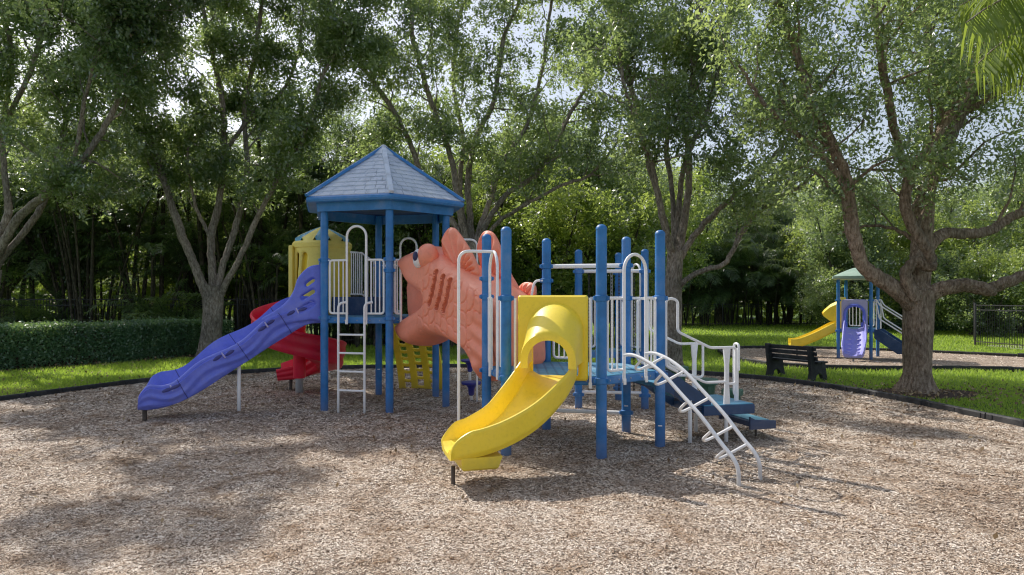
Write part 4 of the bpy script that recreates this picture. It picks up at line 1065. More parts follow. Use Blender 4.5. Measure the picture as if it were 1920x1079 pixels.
# ------------------------------------------------------------------ edging boards
def edging(name, poly, label, i0, i1, L=1.28, h=.15, closed=True, group=None):
    P = [Vector((*p, 0)) for p in poly]; P = P[i0:i1] if i1 else P + [P[0]]
    pts = [P[0]]; acc = 0                        # equal boards along the curve
    for a, b in zip(P[:-1], P[1:]):
        seg = (b - a).length
        while acc + seg >= L:
            f = (L - acc) / seg; a = a.lerp(b, f); pts.append(a.copy()); seg = (b - a).length; acc = 0
        acc += seg
    if acc > .3: pts.append(P[-1].copy())
    c = sum(pts, Vector()) / len(pts)
    t = thing(name, label, 'edging', (c.x, c.y, 0), 'black edging around mulch beds')
    for k, (a, b) in enumerate(zip(pts[:-1], pts[1:])):
        rz = math.atan2(b.y - a.y, b.x - a.x) + RNG.normal(0, .012); m = MB(); ln = (b - a).length; mid = (a + b) / 2
        dz = float(RNG.normal(0, .008))
        ux = Vector((math.cos(rz), math.sin(rz), 0)); uy = Vector((-math.sin(rz), math.cos(rz), 0))
        sec = [(-.045, -.02), (.045, -.02), (.042, h - .02), (.028, h), (-.028, h), (-.042, h - .02)]
        vs = [mid + ux * s * (ln / 2 - .006) + uy * x + Vector((0, 0, z + dz)) for s in (-1, 1) for x, z in sec]
        m.add(vs, [(0, 1, 2, 3, 4, 5), (11, 10, 9, 8, 7, 6)] + [(i, i + 6, (i + 1) % 6 + 6, (i + 1) % 6) for i in range(6)])
        for s in (-.42, 0, .42):                  # stake bosses and recessed webs
            m.box(mid + ux * s * ln + Vector((0, 0, h * .5 + dz)), (.05, .11, h * .82), rz, .012)
        m.build('edging_board', M['board'], t, 25, fix=True)
    return t
edging('mulch_edging', MAIN, 'low black segmented edging curving around the main mulch play area', 0, None)
edging('mulch_edging', BED2, 'low black segmented edging around the far mulch bed of the smaller play structure', 0, None, 1.25, .14)

# ================================================================== VEGETATION
def ring_tubes(paths, n=14, lump=.10):
    """paths: list of (Nx3 array, N radii) -> V, F"""
    VV, FF, b = [], [], 0
    for P, R in paths:
        P = np.asarray(P, float); k = len(P); T = np.gradient(P, axis=0); T /= np.linalg.norm(T, axis=1)[:, None] + 1e-9
        ref = np.tile([.31, .95, .05], (k, 1)); a = np.cross(T, ref); a /= np.linalg.norm(a, axis=1)[:, None] + 1e-9; c = np.cross(T, a)
        m = n if R[0] > .05 else (6 if R[0] > .02 else 4); q = np.arange(m) * 2 * PI / m
        rr = np.asarray(R)[:, None] * (1 + (lump * np.sin(3 * q[None] + P[:, 2:3] * 1.3 + P[0, 0]) + lump * .7 * np.sin(2 * q[None] - P[:, 2:3] * 2.9) if R[0] > .05 else 0 * q[None]))
        if R[0] > .3: rr = rr * (1 + .38 * np.exp(-np.clip(P[:, 2:3], 0, None) / .16) * (np.sin(5 * q[None] + 1) * .6 + .35))
        V = P[:, None] + a[:, None] * (np.cos(q)[None, :, None] * rr[:, :, None]) + c[:, None] * (np.sin(q)[None, :, None] * rr[:, :, None])
        i = np.arange(k - 1)[:, None] * m; j = np.arange(m)[None]; j2 = (j + 1) % m
        Fq = np.stack([i + j, i + j2, i + m + j2, i + m + j], -1).reshape(-1, 4) + b
        VV.append(V.reshape(-1, 3)); FF.append(Fq); b += k * m
    return np.concatenate(VV), np.concatenate(FF)
def cr(pts, per=6): return np.array([tuple(v) for v in catmull(pts, per)])
def unit(v): return v / (np.linalg.norm(v, axis=-1, keepdims=True) + 1e-9)
def leaves(C, L, W, rng, updir=.25, droop=0., spray=0):
    n = len(C)
    a = unit(rng.normal(0, 1, (n, 3)) + np.array([0, 0, -droop])); nn = rng.normal(0, 1, (n, 3)); nn[:, 2] = np.abs(nn[:, 2]) + updir * 2
    if spray:                                  # leaves of one spray share their lie
        k = n // spray + 1; g_ = rng.normal(0, 1, (k, 3)); g_[:, 2] = np.abs(g_[:, 2]) + .3; nn = nn * .55 + np.repeat(unit(g_), spray, 0)[:n] * 1.2
    b = unit(np.cross(a, nn)); l = (L * (.65 + .7 * rng.random(n)))[:, None]; w = (W * (.65 + .7 * rng.random(n)))[:, None]
    V = np.stack([C - a * l * .5, C + b * w * .5 + a * l * .05, C + a * l * .5, C - b * w * .5 + a * l * .05], 1).reshape(-1, 3)
    return V, np.arange(n * 4).reshape(-1, 4)
def grow(limbs, rng, spacing=.42, blen=(1.0, 2.3), start=.28, per_clump=70, sig=.24, updir=.25, twigs=4, zfac=1.0, cull=None):
    """limbs: [(path, radii)] -> branch paths + leaf centres"""
    br, cl = [], []
    for P, R in limbs:
        seg = np.linalg.norm(np.diff(P, axis=0), axis=1); s = np.concatenate([[0], np.cumsum(seg)]); tot = s[-1]
        pos = start * tot
        while pos < tot:
            i = min(np.searchsorted(s, pos), len(P) - 1); f = pos / tot
            o = np.array([np.interp(pos, s, P[:, k]) for k in range(3)]); T = unit(P[min(i + 1, len(P) - 1)] - P[max(i - 1, 0)])
            r0 = float(np.interp(pos, s, R))
            d = unit(T * .55 + unit(rng.normal(0, 1, 3)) * .95 + np.array([0, 0, updir])); ln = rng.uniform(*blen) * (1.08 - .35 * f)
            if cull is None or not cull(o + d * ln * .8):
                k = 6; pts = [o]; dd = d.copy()
                for _ in range(k):
                    dd = unit(dd + rng.normal(0, .22, 3) + np.array([0, 0, .06])); pts.append(pts[-1] + dd * ln / k)
                pts = np.array(pts); rb = min(.45 * r0, .012 + .014 * ln); br.append((pts, np.linspace(rb, .005, k + 1)))
                for t in range(twigs):
                    j = rng.integers(2, k + 1); q = unit(unit(pts[j] - pts[j - 1]) * .5 + rng.normal(0, .7, 3)); l2 = rng.uniform(.3, .8)
                    tp = np.array([pts[j], pts[j] + q * l2 * .5 + rng.normal(0, .04, 3), pts[j] + q * l2]); br.append((tp, np.array([.008, .006, .003])))
                    cl.append(tp[2]); cl.append(tp[1])
                cl.append(pts[-1]); cl.append(pts[k // 2 + 1])
            pos += spacing * rng.uniform(.6, 1.4)
        cl.append(P[-1])
    cl = np.array(cl); n = rng.poisson(per_clump / 11 * rng.gamma(2.0, 1 / 2.0, len(cl)))
    C = np.repeat(cl, n, 0); m = rng.normal(0, sig, (len(C), 3)); m[:, 2] *= .75
    C = np.repeat(C + m, 11, 0); return br, C + rng.normal(0, .085 * (sig / .24), (len(C), 3))
def tree(name, label, limbs, mat, seed, origin, leafL=.085, leafW=.042, bark='bark', group=None, cat='tree', **kw):
    rng = np.random.default_rng(seed)
    t = thing(name, label, cat, origin, group or 'oaks standing around the playground')
    br, C = grow(limbs[1:], rng, **kw)
    V, Fq = ring_tubes(limbs + br); npmesh('trunk', V, Fq, M[bark], t, True)
    V, Fq = leaves(C, leafL, leafW, rng, spray=11); npmesh('crown', V, Fq, M[mat], t)
    return t, len(C)
def px3(p, Y): return ((p[0] - 960) / 1280 * Y, Y, CAMZ + (558 - p[1]) / 1280 * Y)
def limb(pts, Y0, Y1, r0, r1, ext=0, rng=np.random.default_rng(5)):
    """trace through photo points; depth drifts from Y0 to Y1; ext adds growth above"""
    n = len(pts); Q = [px3(p, Y0 + (Y1 - Y0) * i / (n - 1)) for i, p in enumerate(pts)]
    if ext:
        d = unit(np.array(Q[-1]) - np.array(Q[-2])); d = unit(d * .7 + np.array([0, 0, .5])); p = np.array(Q[-1])
        for _ in range(3): d = unit(d + rng.normal(0, .18, 3)); p = p + d * ext / 3; Q.append(tuple(p))
    P = cr(Q, 6); s = np.linspace(0, 1, len(P)); P[1:-1] += rng.normal(0, .012, (len(P) - 2, 3))
    return (P, (r0 + (r1 - r0) * s ** .8) * (.86 if Y0 > 16 else 1))
def trunk(pts, Y, rad):
    P = cr([px3(p, Y) for p in pts], 8); s = np.linspace(0, 1, len(rad)); R = np.interp(np.linspace(0, 1, len(P)), s, rad)
    R[0] *= 1.0; P[0, 2] = -.05; return (P, R)
tot = 0
T5 = [trunk([(1722, 738), (1722, 700), (1722, 640), (1721, 590), (1722, 545)], 14.0, [.40, .285, .265, .26, .29]),
      limb([(1722, 580), (1690, 552), (1652, 525), (1618, 500), (1602, 450), (1592, 380), (1585, 330), (1560, 270), (1525, 200)], 14, 13.2, .19, .06, 2.2),
      limb([(1722, 560), (1722, 500), (1728, 440), (1738, 360), (1765, 290), (1800, 215), (1835, 140)], 14, 14.6, .24, .07, 3),
      limb([(1715, 560), (1698, 520), (1715, 490), (1745, 500), (1738, 470), (1700, 400), (1706, 330), (1745, 270), (1800, 190)], 13.8, 13.2, .13, .07, 2.5),
      limb([(1730, 560), (1765, 540), (1810, 535), (1850, 543), (1890, 528), (1960, 500), (2060, 470), (2160, 420)], 14, 13.4, .17, .06, 1.5),
      limb([(1730, 470), (1770, 440), (1820, 440), (1862, 430), (1900, 405), (1980, 380), (2080, 330)], 14.2, 15, .13, .04, 1.5),
      limb([(1712, 450), (1670, 428), (1620, 425), (1570, 440)], 14.3, 15.2, .05, .02),
      limb([(1736, 380), (1760, 300), (1765, 200), (1745, 90), (1730, 0)], 14.3, 15.5, .12, .05, 3),
      limb([(1706, 350), (1680, 250), (1660, 150), (1640, 20)], 13.6, 12.4, .09, .04, 3),
      limb([(1590, 360), (1540, 290), (1480, 240), (1430, 190)], 13.3, 12.8, .06, .02, .8),
      limb([(1800, 215), (1880, 170), (1960, 120)], 14.5, 14, .07, .03, 2)]
low5 = lambda p: p[2] < CAMZ + (558 - 440) / 1280 * p[1] or (p[2] < CAMZ + (558 - 330) / 1280 * p[1] and rng_c.random() < .55)
rng_c = np.random.default_rng(3)
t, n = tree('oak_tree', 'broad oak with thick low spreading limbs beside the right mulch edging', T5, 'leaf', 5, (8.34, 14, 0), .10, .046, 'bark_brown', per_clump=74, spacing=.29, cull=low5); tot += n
def culler(y0, y1=None, pr=.6):
    def f(p):
        py = 558 - (p[2] - CAMZ) * 1280 / p[1]
        return py > y0 or (y1 is not None and py > y1 and rng_c.random() < pr)
    return f
T4 = [trunk([(1256, 690), (1258, 620), (1262, 560), (1266, 500), (1268, 470)], 18.8, [.36, .27, .24, .23, .22]),
      limb([(1264, 500), (1248, 430), (1228, 350), (1208, 270), (1188, 180), (1168, 80)], 18.8, 18, .13, .05, 4),
      limb([(1268, 490), (1284, 410), (1292, 330), (1290, 240), (1302, 120), (1310, 20)], 18.8, 19.4, .14, .05, 4),
      limb([(1270, 495), (1300, 445), (1345, 395), (1405, 340), (1455, 290), (1500, 220)], 18.8, 18, .11, .03, 2),
      limb([(1262, 555), (1285, 525), (1320, 507), (1358, 495), (1382, 455), (1400, 420), (1440, 385), (1500, 350)], 18.8, 17.8, .105, .03, .6),
      limb([(1260, 470), (1240, 390), (1222, 310), (1196, 235), (1170, 160)], 18.6, 17.4, .09, .03, 3),
      limb([(1268, 480), (1272, 390), (1286, 300), (1322, 220), (1350, 120), (1370, 20)], 19, 20, .11, .04, 4),
      limb([(1264, 480), (1262, 380), (1250, 280), (1252, 180), (1240, 60)], 19, 20.5, .10, .04, 4)]
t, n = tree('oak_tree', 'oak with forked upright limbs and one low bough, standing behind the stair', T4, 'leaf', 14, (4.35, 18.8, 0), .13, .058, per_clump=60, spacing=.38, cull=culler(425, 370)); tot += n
T3 = [trunk([(884, 655), (884, 600), (884, 520), (884, 455)], 23, [.42, .33, .30, .30]),
      limb([(880, 490), (868, 430), (858, 370), (845, 290), (808, 190), (775, 80)], 23, 22, .15, .05, 4),
      limb([(884, 480), (882, 420), (878, 340), (892, 260), (925, 190), (945, 70)], 23, 23.6, .15, .05, 4),
      limb([(888, 480), (912, 420), (950, 365), (1002, 330), (1040, 275), (1068, 215), (1100, 160)], 23, 22, .13, .03, 2.5),
      limb([(878, 500), (850, 420), (800, 350), (772, 275), (735, 205), (690, 140), (640, 60)], 23, 21.6, .14, .04, 4),
      limb([(890, 500), (925, 425), (985, 385), (1045, 352), (1105, 330)], 23, 22, .09, .03, 1.5),
      limb([(886, 470), (920, 370), (945, 300), (985, 240), (1015, 140), (1030, 30)], 23, 24, .12, .04, 4),
      limb([(880, 470), (862, 360), (868, 260), (850, 160), (860, 40)], 23, 24.5, .11, .04, 4)]
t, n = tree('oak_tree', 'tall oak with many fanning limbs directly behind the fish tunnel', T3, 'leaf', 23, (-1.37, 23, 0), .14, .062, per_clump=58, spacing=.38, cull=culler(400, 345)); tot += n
T2 = [trunk([(394, 668), (396, 630), (400, 580), (402, 535)], 22.2, [.42, .33, .30, .30]),
      limb([(398, 580), (384, 545), (362, 490), (340, 440), (318, 375), (298, 305), (276, 235), (250, 150), (236, 40)], 22.2, 21.4, .19, .05, 5.5),
      limb([(402, 560), (398, 500), (396, 450), (412, 370), (420, 290), (418, 200), (402, 120), (384, 30)], 22.2, 22.4, .17, .05, 6),
      limb([(406, 555), (418, 500), (434, 450), (452, 385), (464, 310), (458, 210), (478, 100), (492, 10)], 22.2, 23, .14, .05, 6),
      limb([(406, 570), (426, 528), (452, 480), (480, 415), (516, 345), (560, 280), (590, 190)], 22.2, 21.2, .13, .04, 3),
      limb([(396, 450), (372, 400), (358, 350), (352, 300)], 22.2, 21.6, .07, .025, .8),
      limb([(420, 290), (470, 220), (530, 170), (560, 90)], 22.4, 23.4, .09, .03, 6),
      limb([(280, 240), (220, 170), (180, 80)], 21.6, 20.8, .08, .03, 3)]
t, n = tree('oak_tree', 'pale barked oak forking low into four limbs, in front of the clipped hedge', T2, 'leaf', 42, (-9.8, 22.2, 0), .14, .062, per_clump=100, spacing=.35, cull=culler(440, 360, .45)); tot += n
T1 = [trunk([(-40, 690), (-34, 620), (-28, 560), (-22, 505)], 19.5, [.42, .33, .30, .30]),
      limb([(-24, 520), (8, 450), (38, 405), (85, 365), (130, 325), (178, 270), (215, 200)], 19.5, 18.4, .16, .05, 3.8),
      limb([(-26, 510), (-8, 450), (14, 400), (8, 320), (6, 240), (20, 120)], 19.5, 20, .14, .05, 3.8),
      limb([(-20, 520), (20, 465), (70, 400), (96, 340), (120, 250), (150, 130), (170, 20)], 19.5, 20.4, .12, .05, 3.8),
      limb([(-30, 520), (-80, 420), (-120, 300), (-150, 150)], 19.5, 19, .15, .05, 3.8),
      limb([(6, 240), (50, 150), (80, 60), (100, -40)], 19.8, 18.4, .09, .04, 3.8),
      limb([(130, 325), (150, 240), (165, 160), (200, 60)], 18.6, 17.6, .07, .03, 3.8)]
t, n = tree('oak_tree', 'oak at the left picture edge with limbs leaning right over the hedge', T1, 'leaf', 77, (-15.2, 19.5, 0), .13, .058, per_clump=100, spacing=.34, cull=culler(400, 330, .5)); tot += n

# ---- generic broadleaf trees for the belt behind
def wild(seed, h, spread, trunk_h, mat, leafL, leafW, per, name, label, loc, group, sig=.34):
    rng = np.random.default_rng(seed); x, y = loc; o = np.array([x, y, 0.])
    top = o + np.array([rng.normal(0, .3), rng.normal(0, .3), trunk_h])
    limbs = [(cr([tuple(o - [0, 0, .1]), tuple(o * .5 + top * .5 + rng.normal(0, .1, 3)), tuple(top)], 5), np.linspace(.24, .17, 11))]
    for k in range(7):
        q = 2 * PI * k / 7 + rng.normal(0, .3); e = rng.uniform(.35, 1.0)
        end = top + np.array([math.cos(q) * spread * e, math.sin(q) * spread * e, (h - trunk_h) * rng.uniform(.55, 1)])
        mid = top * .5 + end * .5 + np.array([math.cos(q), math.sin(q), -.2]) * .3
        P = cr([tuple(top - [0, 0, .2]), tuple(mid), tuple(end)], 6); limbs.append((P, np.linspace(.11, .025, len(P))))
    return tree(name, label, limbs, mat, seed + 1, (x, y, 0), leafL, leafW, 'bark2', group, per_clump=per, spacing=.55, blen=(1.2, 2.6), sig=sig, start=.15)
def place(src, spots, rng=random.Random(9)):
    for i, (x, y, s) in enumerate(spots):
        c = copy_tree(src); c.location = (x, y, 0); c.rotation_euler = (0, 0, rng.uniform(0, 6.28)); c.scale = (s, s, s * rng.uniform(.92, 1.12))
grp = 'sunlit trees behind the playground'
lit, n = wild(101, 8.5, 3.2, 1.6, 'leaf_lit', .15, .085, 60, 'broadleaf_tree', 'bright yellow-green bushy tree in the belt behind the oaks', (-1.5, 30), grp); tot += n
lit2, n = wild(131, 6.2, 2.8, .8, 'leaf_lit', .15, .08, 64, 'broadleaf_tree', 'bright yellow-green bushy tree in the belt behind the oaks', (3.6, 27.5), grp); tot += n
place(lit, [(2.2, 30.6, .95), (6.6, 36, 1.0), (22, 44, 1.1), (37, 52, 1.2), (25.5, 38, .8)])
place(lit2, [(-3.6, 28, 1.0), (0.8, 27.2, .9), (28, 41, 1.1), (33, 36, 1.0), (24.5, 34.5, .6), (30, 31.5, .8)])
md, n = wild(147, 8.0, 3.0, 1.4, 'leaf', .14, .075, 58, 'broadleaf_tree', 'dull grey-green tree mixed among the brighter trees of the belt', (5.2, 30.5), 'grey-green trees of the belt'); tot += n
place(md, [(-.4, 33, 1.1), (3.4, 34.5, 1.2), (19.4, 39.5, 1.0), (26.5, 44, 1.1), (31, 38.5, .9), (34.5, 45, 1.2), (-5.2, 29, 1.0)])
grp = 'dark trees of the back belt'
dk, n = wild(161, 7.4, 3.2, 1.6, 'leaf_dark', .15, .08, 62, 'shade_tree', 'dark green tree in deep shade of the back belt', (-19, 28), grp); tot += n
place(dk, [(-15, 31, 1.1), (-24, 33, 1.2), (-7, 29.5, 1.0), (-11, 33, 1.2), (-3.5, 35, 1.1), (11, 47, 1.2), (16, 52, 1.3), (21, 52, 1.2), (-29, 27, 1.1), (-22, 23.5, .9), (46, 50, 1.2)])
# low shrubs under the far right trees
sh, n = wild(191, 3.0, 1.8, .35, 'leaf_dark', .12, .07, 60, 'shrub', 'dark bushy shrub under the trees beyond the iron fence', (23.2, 34.5), 'shrubs beyond the right lawn', .28); tot += n
place(sh, [(27, 36, 1.1), (25, 41, .9), (31, 33.5, 1.1), (18.8, 40, .8), (35, 36, 1.3)])

# ---- palms
def frond(o, az, elev, L, rng, nl=34, leaf=.55, w=.035, droop=1.1, up=.1):
    """arching rachis with drooping leaflets; returns rachis path and leaflet quads"""
    d = np.array([math.cos(az) * math.cos(elev), math.sin(az) * math.cos(elev), math.sin(elev)]); p = np.array(o, float); P = [p.copy()]; k = 9
    for i in range(k):
        d = unit(d + np.array([0, 0, -droop / k * (0.4 + 1.2 * i / k)])); p = p + d * L / k; P.append(p.copy())
    P = np.array(P); V = []; s = np.linspace(.12, 1, nl)
    for i, t in enumerate(s):
        c = np.array([np.interp(t * k, np.arange(k + 1), P[:, j]) for j in range(3)]); j = min(int(t * k), k - 1); T = unit(P[j + 1] - P[j])
        sd = unit(np.cross(T, [0, 0, 1.])); upv = np.cross(sd, T); ll = leaf * (math.sin(PI * (.12 + .8 * t)) ** .6) * rng.uniform(.85, 1.1)
        for sg in (-1, 1):
            dr = unit(sd * sg * .8 + T * .55 + upv * (up + rng.normal(0, .15))); e1 = c + dr * ll * .55; d2 = unit(dr + np.array([0, 0, -.75 - rng.random() * .5])); e2 = e1 + d2 * ll * .5
            wv = unit(np.cross(dr, upv + rng.normal(0, .3, 3))) * w
            V += [c - wv * .3, c + wv * .3, e1 + wv * .5, e1 - wv * .5, e1 - wv * .5, e1 + wv * .5, e2 + wv * .06, e2 - wv * .06]
    return P, np.array(V)
def palm(name, label, loc, stems, seed, mat, group, fr_n=(6, 9), fl=2.1, leaf=.5, cat='palm', rad=.05):
    rng = np.random.default_rng(seed); t = thing(name, label, cat, (loc[0], loc[1], 0), group); tub, V = [], []
    for (dx, dy, h, lx, ly) in stems:
        b = np.array([loc[0] + dx, loc[1] + dy, -.05]); top = b + np.array([lx, ly, h])
        P = cr([tuple(b), tuple(b * .5 + top * .5 + np.array([-lx * .15, -ly * .15, 0])), tuple(top)], 5); tub.append((P, np.linspace(rad * 1.15, rad * .8, len(P))))
        n = rng.integers(*fr_n); q0 = rng.random() * 6
        for i in range(n):
            r, v = frond(top + rng.normal(0, .04, 3), q0 + 2 * PI * i / n + rng.normal(0, .2), rng.uniform(.35, 1.25), fl * rng.uniform(.75, 1.15), rng, leaf=leaf, droop=rng.uniform(1.0, 1.9))
            tub.append((r, np.linspace(.016, .005, len(r)))); V.append(v)
    a, f = ring_tubes(tub, 8, .02); npmesh('trunk', a, f, M['bark2'], t, True)
    V = np.concatenate(V); npmesh('crown', V, np.arange(len(V)).reshape(-1, 4), M[mat], t); return t
rng = np.random.default_rng(55)
def stemset(n, hmin, hmax, rad=.7):
    o = []
    for i in range(n):
        q = rng.random() * 6.28; r = rad * math.sqrt(rng.random()); h = rng.uniform(hmin, hmax); l = rng.uniform(.1, .28) * h
        o.append((r * math.cos(q), r * math.sin(q), h, l * math.cos(q), l * math.sin(q)))
    return o
grp = 'clumping palms in the belt behind the hedge'
pa = palm('clumping_palm', 'multi-stemmed palm clump in the shaded belt behind the hedge', (-14, 26.5), stemset(9, 2.6, 6.5), 201, 'palm', grp)
pb = palm('clumping_palm', 'multi-stemmed palm clump in the shaded belt behind the hedge', (-11.3, 27.5), stemset(8, 3.5, 8.0), 211, 'palm', grp)
place(pa, [(-17.2, 27.5, 1.05), (-9.2, 26.2, .95), (-6.0, 26.8, 1.05), (-20.5, 26, 1), (-4.6, 31, 1.1), (-12.4, 30, 1.2)])
place(pb, [(-18.6, 31, 1.0), (-8.0, 30, 1.05), (-15.6, 25.2, .85), (-22.5, 30, 1.1), (-2.6, 26.5, .85)])
pe = palm('clumping_palm', 'low spreading palm clump just behind the left picket fence', (-13, 25.9), stemset(7, .3, 1.8, .9), 261, 'palm', 'low palms behind the left fence', fl=2.2)
place(pe, [(-17.4, 25.8, .9), (-7.2, 28.0, 1.0), (-22.4, 25.2, 1.1), (-4.2, 28.6, .9)])
grp = 'slender palms in the belt behind the hedge'
p1 = palm('slender_palm', 'tall slender dark-stemmed palm standing in the belt behind the hedge', (-15.2, 27.2), [(0, 0, 7.2, .5, .2), (.25, .2, 6.2, .9, -.2)], 271, 'palm', grp, rad=.075)
p2 = palm('slender_palm', 'tall slender dark-stemmed palm standing in the belt behind the hedge', (-12.1, 26.9), [(0, 0, 8.0, -.5, .1)], 281, 'palm', grp, rad=.09)
place(p1, [(-18.1, 28.4, 1.1), (-10.4, 28.6, 1.0), (-8.6, 27.4, .95), (-13.6, 29, 1.1), (-5.9, 28.6, 1.0)])
place(p2, [(-16.3, 28.9, 1.0), (-14.2, 27.6, .92), (-10.0, 27.2, 1.05), (-17.3, 26.8, .9), (-7.4, 29.2, 1.1), (-19.6, 28, 1.0)])
grp = 'arching palms behind the far black fence'
pc = palm('clumping_palm', 'arching palm clump spilling over the far black fence', (13.2, 47.6), stemset(9, 1.2, 5.0, 1.2), 221, 'palm', grp, fl=3.4, leaf=.85)
place(pc, [(15.6, 48.2, 1.1), (17.8, 47.4, .95), (11.6, 47.2, 1.0), (14.6, 49.8, 1.35), (18.6, 50.5, 1.3), (20.4, 49.4, 1.1), (9.8, 48.4, 1.1)])
grp = 'sunlit palms glimpsed behind the belt'
pd = palm('sunlit_palm', 'yellow-green sunlit palm glimpsed between dark trunks of the belt', (-12.6, 33.5), stemset(5, .8, 2.4), 231, 'palm_lit', grp, fl=1.9)
place(pd, [(-15.8, 34, 1), (-9.2, 33, .9), (-18.5, 35, 1.2), (-5.6, 33.5, 1), (1.2, 33.5, 1.3), (-21.5, 35.5, 1.1), (4.6, 33, 1.2), (-13.6, 36.5, 1.5), (-16.6, 31.8, 1.2), (-11.0, 31.6, 1.1), (-14.0, 32, 1.3), (-8.0, 32.2, 1.2)])
# palm beside the viewpoint: only its hanging frond reaches into the picture
np_rng = np.random.default_rng(301)
t = thing('hanging_palm', 'yellow-green palm with long leaflets hanging into the upper right corner', 'palm', (8.4, 8.6, 0))
tub = [(cr([(8.4, 8.6, -.05), (8.3, 8.6, 3), (8.1, 8.5, 5.9)], 6), np.linspace(.2, .14, 13))]; VV = []
top = np.array([8.1, 8.5, 5.85])
for az, el, L in ((PI * 1.02, .15, 2.7), (PI * 1.12, .02, 2.4), (PI * .93, -.05, 2.3), (PI * 1.06, .4, 2.6), (.3, .4, 2.6), (1.2, .5, 2.6), (2.1, .6, 2.5), (5.4, .5, 2.6)):
    r, v = frond(top, az, el, L, np_rng, nl=70, leaf=1.0, w=.03, droop=.9, up=-1.25); tub.append((r, np.linspace(.03, .008, len(r)))); VV.append(v)
a, f = ring_tubes(tub, 10, .03); npmesh('trunk', a, f, M['bark'], t, True)
VV = np.concatenate(VV); npmesh('crown', VV, np.arange(len(VV)).reshape(-1, 4), M['palm_lit'], t)

# ---- clipped hedge (left)
def hedge(name, label, pts, wid, h, n, seed, mat='hedge', L=.075, W=.042):
    rng = np.random.default_rng(seed); P = [Vector((*p, 0)) for p in pts]; c = sum(P, Vector()) / len(P)
    t = thing(name, label, 'hedge', (c.x, c.y, 0)); core = MB()
    segs = list(zip(P[:-1], P[1:])); lens = [(b - a).length for a, b in segs]; C = []
    for (a, b), l in zip(segs, lens):
        d = (b - a) / l; nv = Vector((d.y, -d.x, 0)); k = int(n * l / sum(lens))
        u = rng.random(k) * (l + .9) - .45; side = rng.random(k)
        off = np.where(side < .55, wid / 2, np.where(side < .65, -wid / 2, (rng.random(k) - .5) * wid)); z = np.where(side < .65, rng.random(k) ** .85 * h, h)
        off = off + rng.normal(0, .05, k) + .05 * np.sin(u * 2.1) ; z = np.clip(z + rng.normal(0, .04, k) + .035 * np.sin(u * 1.3) + np.where(rng.random(k) < .03, rng.random(k) * .16, 0), .02, None)
        C.append(np.stack([a.x + d.x * u + nv.x * off, a.y + d.y * u + nv.y * off, z], 1))
        q = [a - nv * (wid / 2 - .1), a + nv * (wid / 2 - .1), b + nv * (wid / 2 - .1), b - nv * (wid / 2 - .1)]
        core.prism([(v.x, v.y) for v in q], 0.02, h - .1)
    core.build('stems', M['soil'], t, 0)  # dark box added inside the foliage to block light; no real stems
    V, Fq = leaves(np.concatenate(C), L, W, rng, .1); npmesh('foliage', V, Fq, M[mat], t); return t
hedge('clipped_hedge', 'long clipped dark green hedge along the left lawn', [(-21, 17.8), (-14.2, 18.5), (-12.2, 21.0), (-10.8, 24.3)], 1.3, 1.1, 90000, 61)
hedge('low_hedge', 'low dark hedge in front of the pale walk, behind the right tree', [(20.3, 41.5), (24.2, 40), (27.5, 38)], .8, .42, 9000, 62, L=.12, W=.07)
# far wood closing the view: nobody could count its trees
rng = np.random.default_rng(71); k = 60000
q = rng.uniform(math.radians(28), math.radians(152), k); R = rng.uniform(58, 72, k); z = rng.random(k) ** .8 * (9.5 + 2.5 * np.sin(q * 23) + 1.5 * np.sin(q * 57))
C = np.stack([R * np.cos(q), R * np.sin(q), z], 1); V, Fq = leaves(C, .75, .48, rng)
o = npmesh('far_wood', V, Fq, M['leaf_lit'], origin=(0, 60, 0)); tag(o, 'distant wood closing the view behind all the trees', 'wood', None, 'stuff')
# fallen leaf litter on the lawn by the hedge and under the right tree
rng = np.random.default_rng(81); k = 1500
X = np.concatenate([rng.normal(8.4, 1.5, k // 2), rng.uniform(-15, -8, k // 2)]); Y = np.concatenate([rng.normal(13.7, .9, k // 2), rng.uniform(13, 23, k // 2)])
V, Fq = leaves(np.stack([X, Y, .05 + .03 * rng.random(k)], 1), .08, .045, rng, 2.0)
k = 900; X2 = rng.uniform(-9, 7, k); Y2 = 5 + 12 * rng.random(k) ** .7; d2 = inpoly(X2, Y2, MAIN) > .3; X2, Y2 = X2[d2], Y2[d2]
V2, F2 = leaves(np.stack([X2, Y2, .075 + und(X2, Y2) + .015 * rng.random(len(X2))], 1), .06, .032, rng, 2.5)
Fq = np.concatenate([Fq, F2 + len(V)]); V = np.concatenate([V, V2])
o = npmesh('leaf_litter', V, Fq, M['litter'], origin=(0, 15, 0)); tag(o, 'brown fallen leaves lying on grass, soil and mulch', 'leaf litter', None, 'stuff')

# ================================================================== FENCES
def fence(name, label, pts, h, bay=2.4, sp=.105, rails=(.12, .86, .97), r=.012, top=True):
    P = [Vector((*p, 0)) for p in pts]; c = sum(P, Vector()) / len(P); t = thing(name, label, 'fence', (c.x, c.y, 0), 'black iron picket fences')
    for a, b in zip(P[:-1], P[1:]):
        l = (b - a).length; d = (b - a) / l; nb = max(1, round(l / bay)); rz = math.atan2(d.y, d.x)
        for i in range(nb + 1):
            if i < nb or b == P[-1]: MB().box(a + d * l * i / nb + Vector((0, 0, h / 2)), (.06, .06, h + .04), rz, .008).build('fence_post', M['black'], t, 30)
        for i in range(nb):
            s0, s1 = l * i / nb + .035, l * (i + 1) / nb - .035; m = MB()
            k = int((s1 - s0) / sp)
            for j in range(1, k): m.tube([a + d * (s0 + (s1 - s0) * j / k) + Vector((0, 0, .07)), a + d * (s0 + (s1 - s0) * j / k) + Vector((0, 0, h - .02))], r, 4)
            m.build('picket_panel', M['black'], t, 30)
            for z in rails: MB().box(a + d * (s0 + s1) / 2 + Vector((0, 0, h * z)), (s1 - s0, .035, .035), rz, .004).build('rail', M['black'], t, 30)
    return t
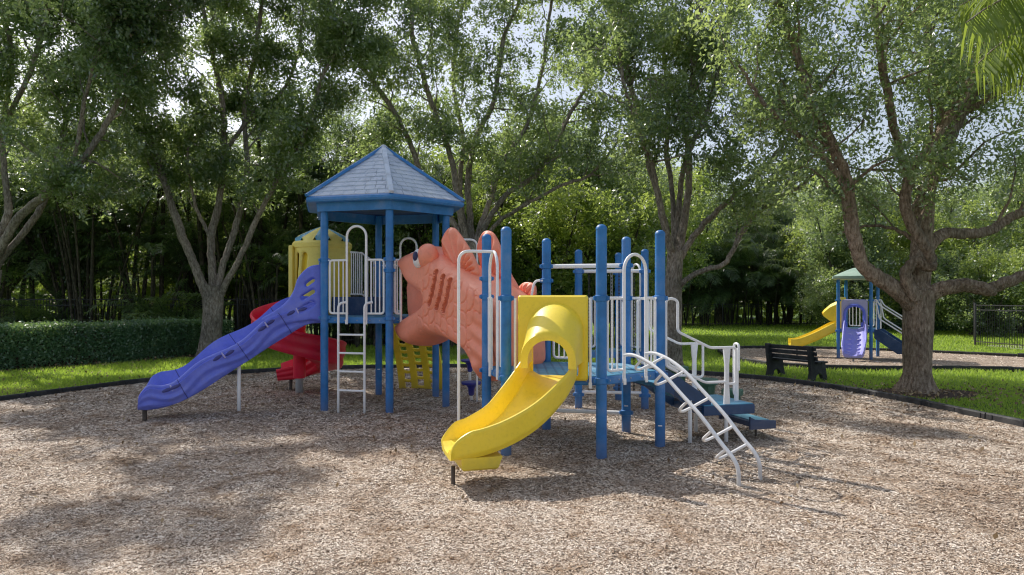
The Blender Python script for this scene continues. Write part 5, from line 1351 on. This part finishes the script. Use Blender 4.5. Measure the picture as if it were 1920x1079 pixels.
fence('iron_fence', 'black iron picket fence corner on the sunny lawn at the right edge', [(22.6, 33.4), (18.25, 26.9), (18.6, 24.7), (23, 23.0)], 1.68, 1.6)
fence('iron_fence', 'dark picket fence running behind the clipped hedge on the left', [(-27, 24.0), (-16, 25.2), (-8, 27.2), (-2, 28.2)], 1.92)
fence('iron_fence', 'far black picket fence under the arching palms across the back lawn', [(8, 45.6), (14, 45.4), (21.2, 46.2)], 1.52, 2.0)
# potted plant and slim posts on the far walk
t = thing('potted_plant', 'small potted shrub standing on the pale walk far right', 'potted plant', (24.6, 43.0, 0))
MB().lathe((24.6, 43, 0), [(.2, .02), (.26, .1), (.32, .5), (.36, .55), (.36, .6), (.3, .6)], 16).build('pot', M['steel'], t)
V, Fq = leaves(np.array([24.6, 43, 1.05]) + np.random.default_rng(5).normal(0, .24, (900, 3)), .13, .07, np.random.default_rng(6)); npmesh('foliage', V, Fq, M['leaf_dark'], t)
print('LEAVES', tot)

# ================================================================== LIGHT, SKY, CAMERA
sun_dir = Vector((-.665, .73, 1.0)).normalized()
el = math.asin(sun_dir.z); az = math.atan2(sun_dir.x, sun_dir.y)
W = bpy.data.worlds.new('World'); sc.world = W; W.use_nodes = True
nt = W.node_tree
for n in list(nt.nodes): nt.nodes.remove(n)
sky = nt.nodes.new('ShaderNodeTexSky'); sky.sky_type = 'NISHITA'; sky.sun_disc = False
sky.sun_elevation = el; sky.sun_rotation = az; sky.air_density = 1.0; sky.dust_density = 2.2; sky.ozone_density = 1.0
bg = nt.nodes.new('ShaderNodeBackground'); bg.inputs['Strength'].default_value = SKY
out = nt.nodes.new('ShaderNodeOutputWorld')
hs = nt.nodes.new('ShaderNodeHueSaturation'); hs.inputs['Saturation'].default_value = .7; hs.inputs['Value'].default_value = 1.12
nt.links.new(sky.outputs['Color'], hs.inputs['Color']); nt.links.new(hs.outputs['Color'], bg.inputs['Color']); nt.links.new(bg.outputs['Background'], out.inputs['Surface'])
ld = bpy.data.lights.new('sun', 'SUN'); ld.energy = SUN; ld.angle = math.radians(.5); ld.color = (1, .94, .85)
so = bpy.data.objects.new('sun', ld); COL.objects.link(so); so.location = sun_dir * 40
so.rotation_euler = sun_dir.to_track_quat('Z', 'Y').to_euler()
cd_ = bpy.data.cameras.new('camera'); cam = bpy.data.objects.new('camera', cd_); COL.objects.link(cam)
cam.location = (0, 0, CAMZ); cam.rotation_euler = (PI / 2, 0, 0); cd_.sensor_width = 36; cd_.lens = 24; cd_.shift_y = 18.5 / 1920
cd_.clip_start = .05; cd_.clip_end = 600; sc.camera = cam
sc.view_settings.view_transform = 'Standard'; sc.view_settings.look = 'None'; sc.view_settings.exposure = 0; sc.view_settings.gamma = 1.18
sc.render.engine = 'CYCLES'
cy = sc.cycles; cy.max_bounces = 8; cy.diffuse_bounces = 4; cy.transmission_bounces = 6; cy.glossy_bounces = 3; cy.transparent_max_bounces = 4
cy.sample_clamp_indirect = 5; cy.caustics_reflective = False; cy.caustics_refractive = False; cy.use_denoising = True; cy.denoiser = 'OPENIMAGEDENOISE'; cy.denoising_input_passes = 'RGB_ALBEDO_NORMAL'; cy.denoising_prefilter = 'ACCURATE'; cy.pixel_filter_type = 'BLACKMAN_HARRIS'; cy.filter_width = 1.15
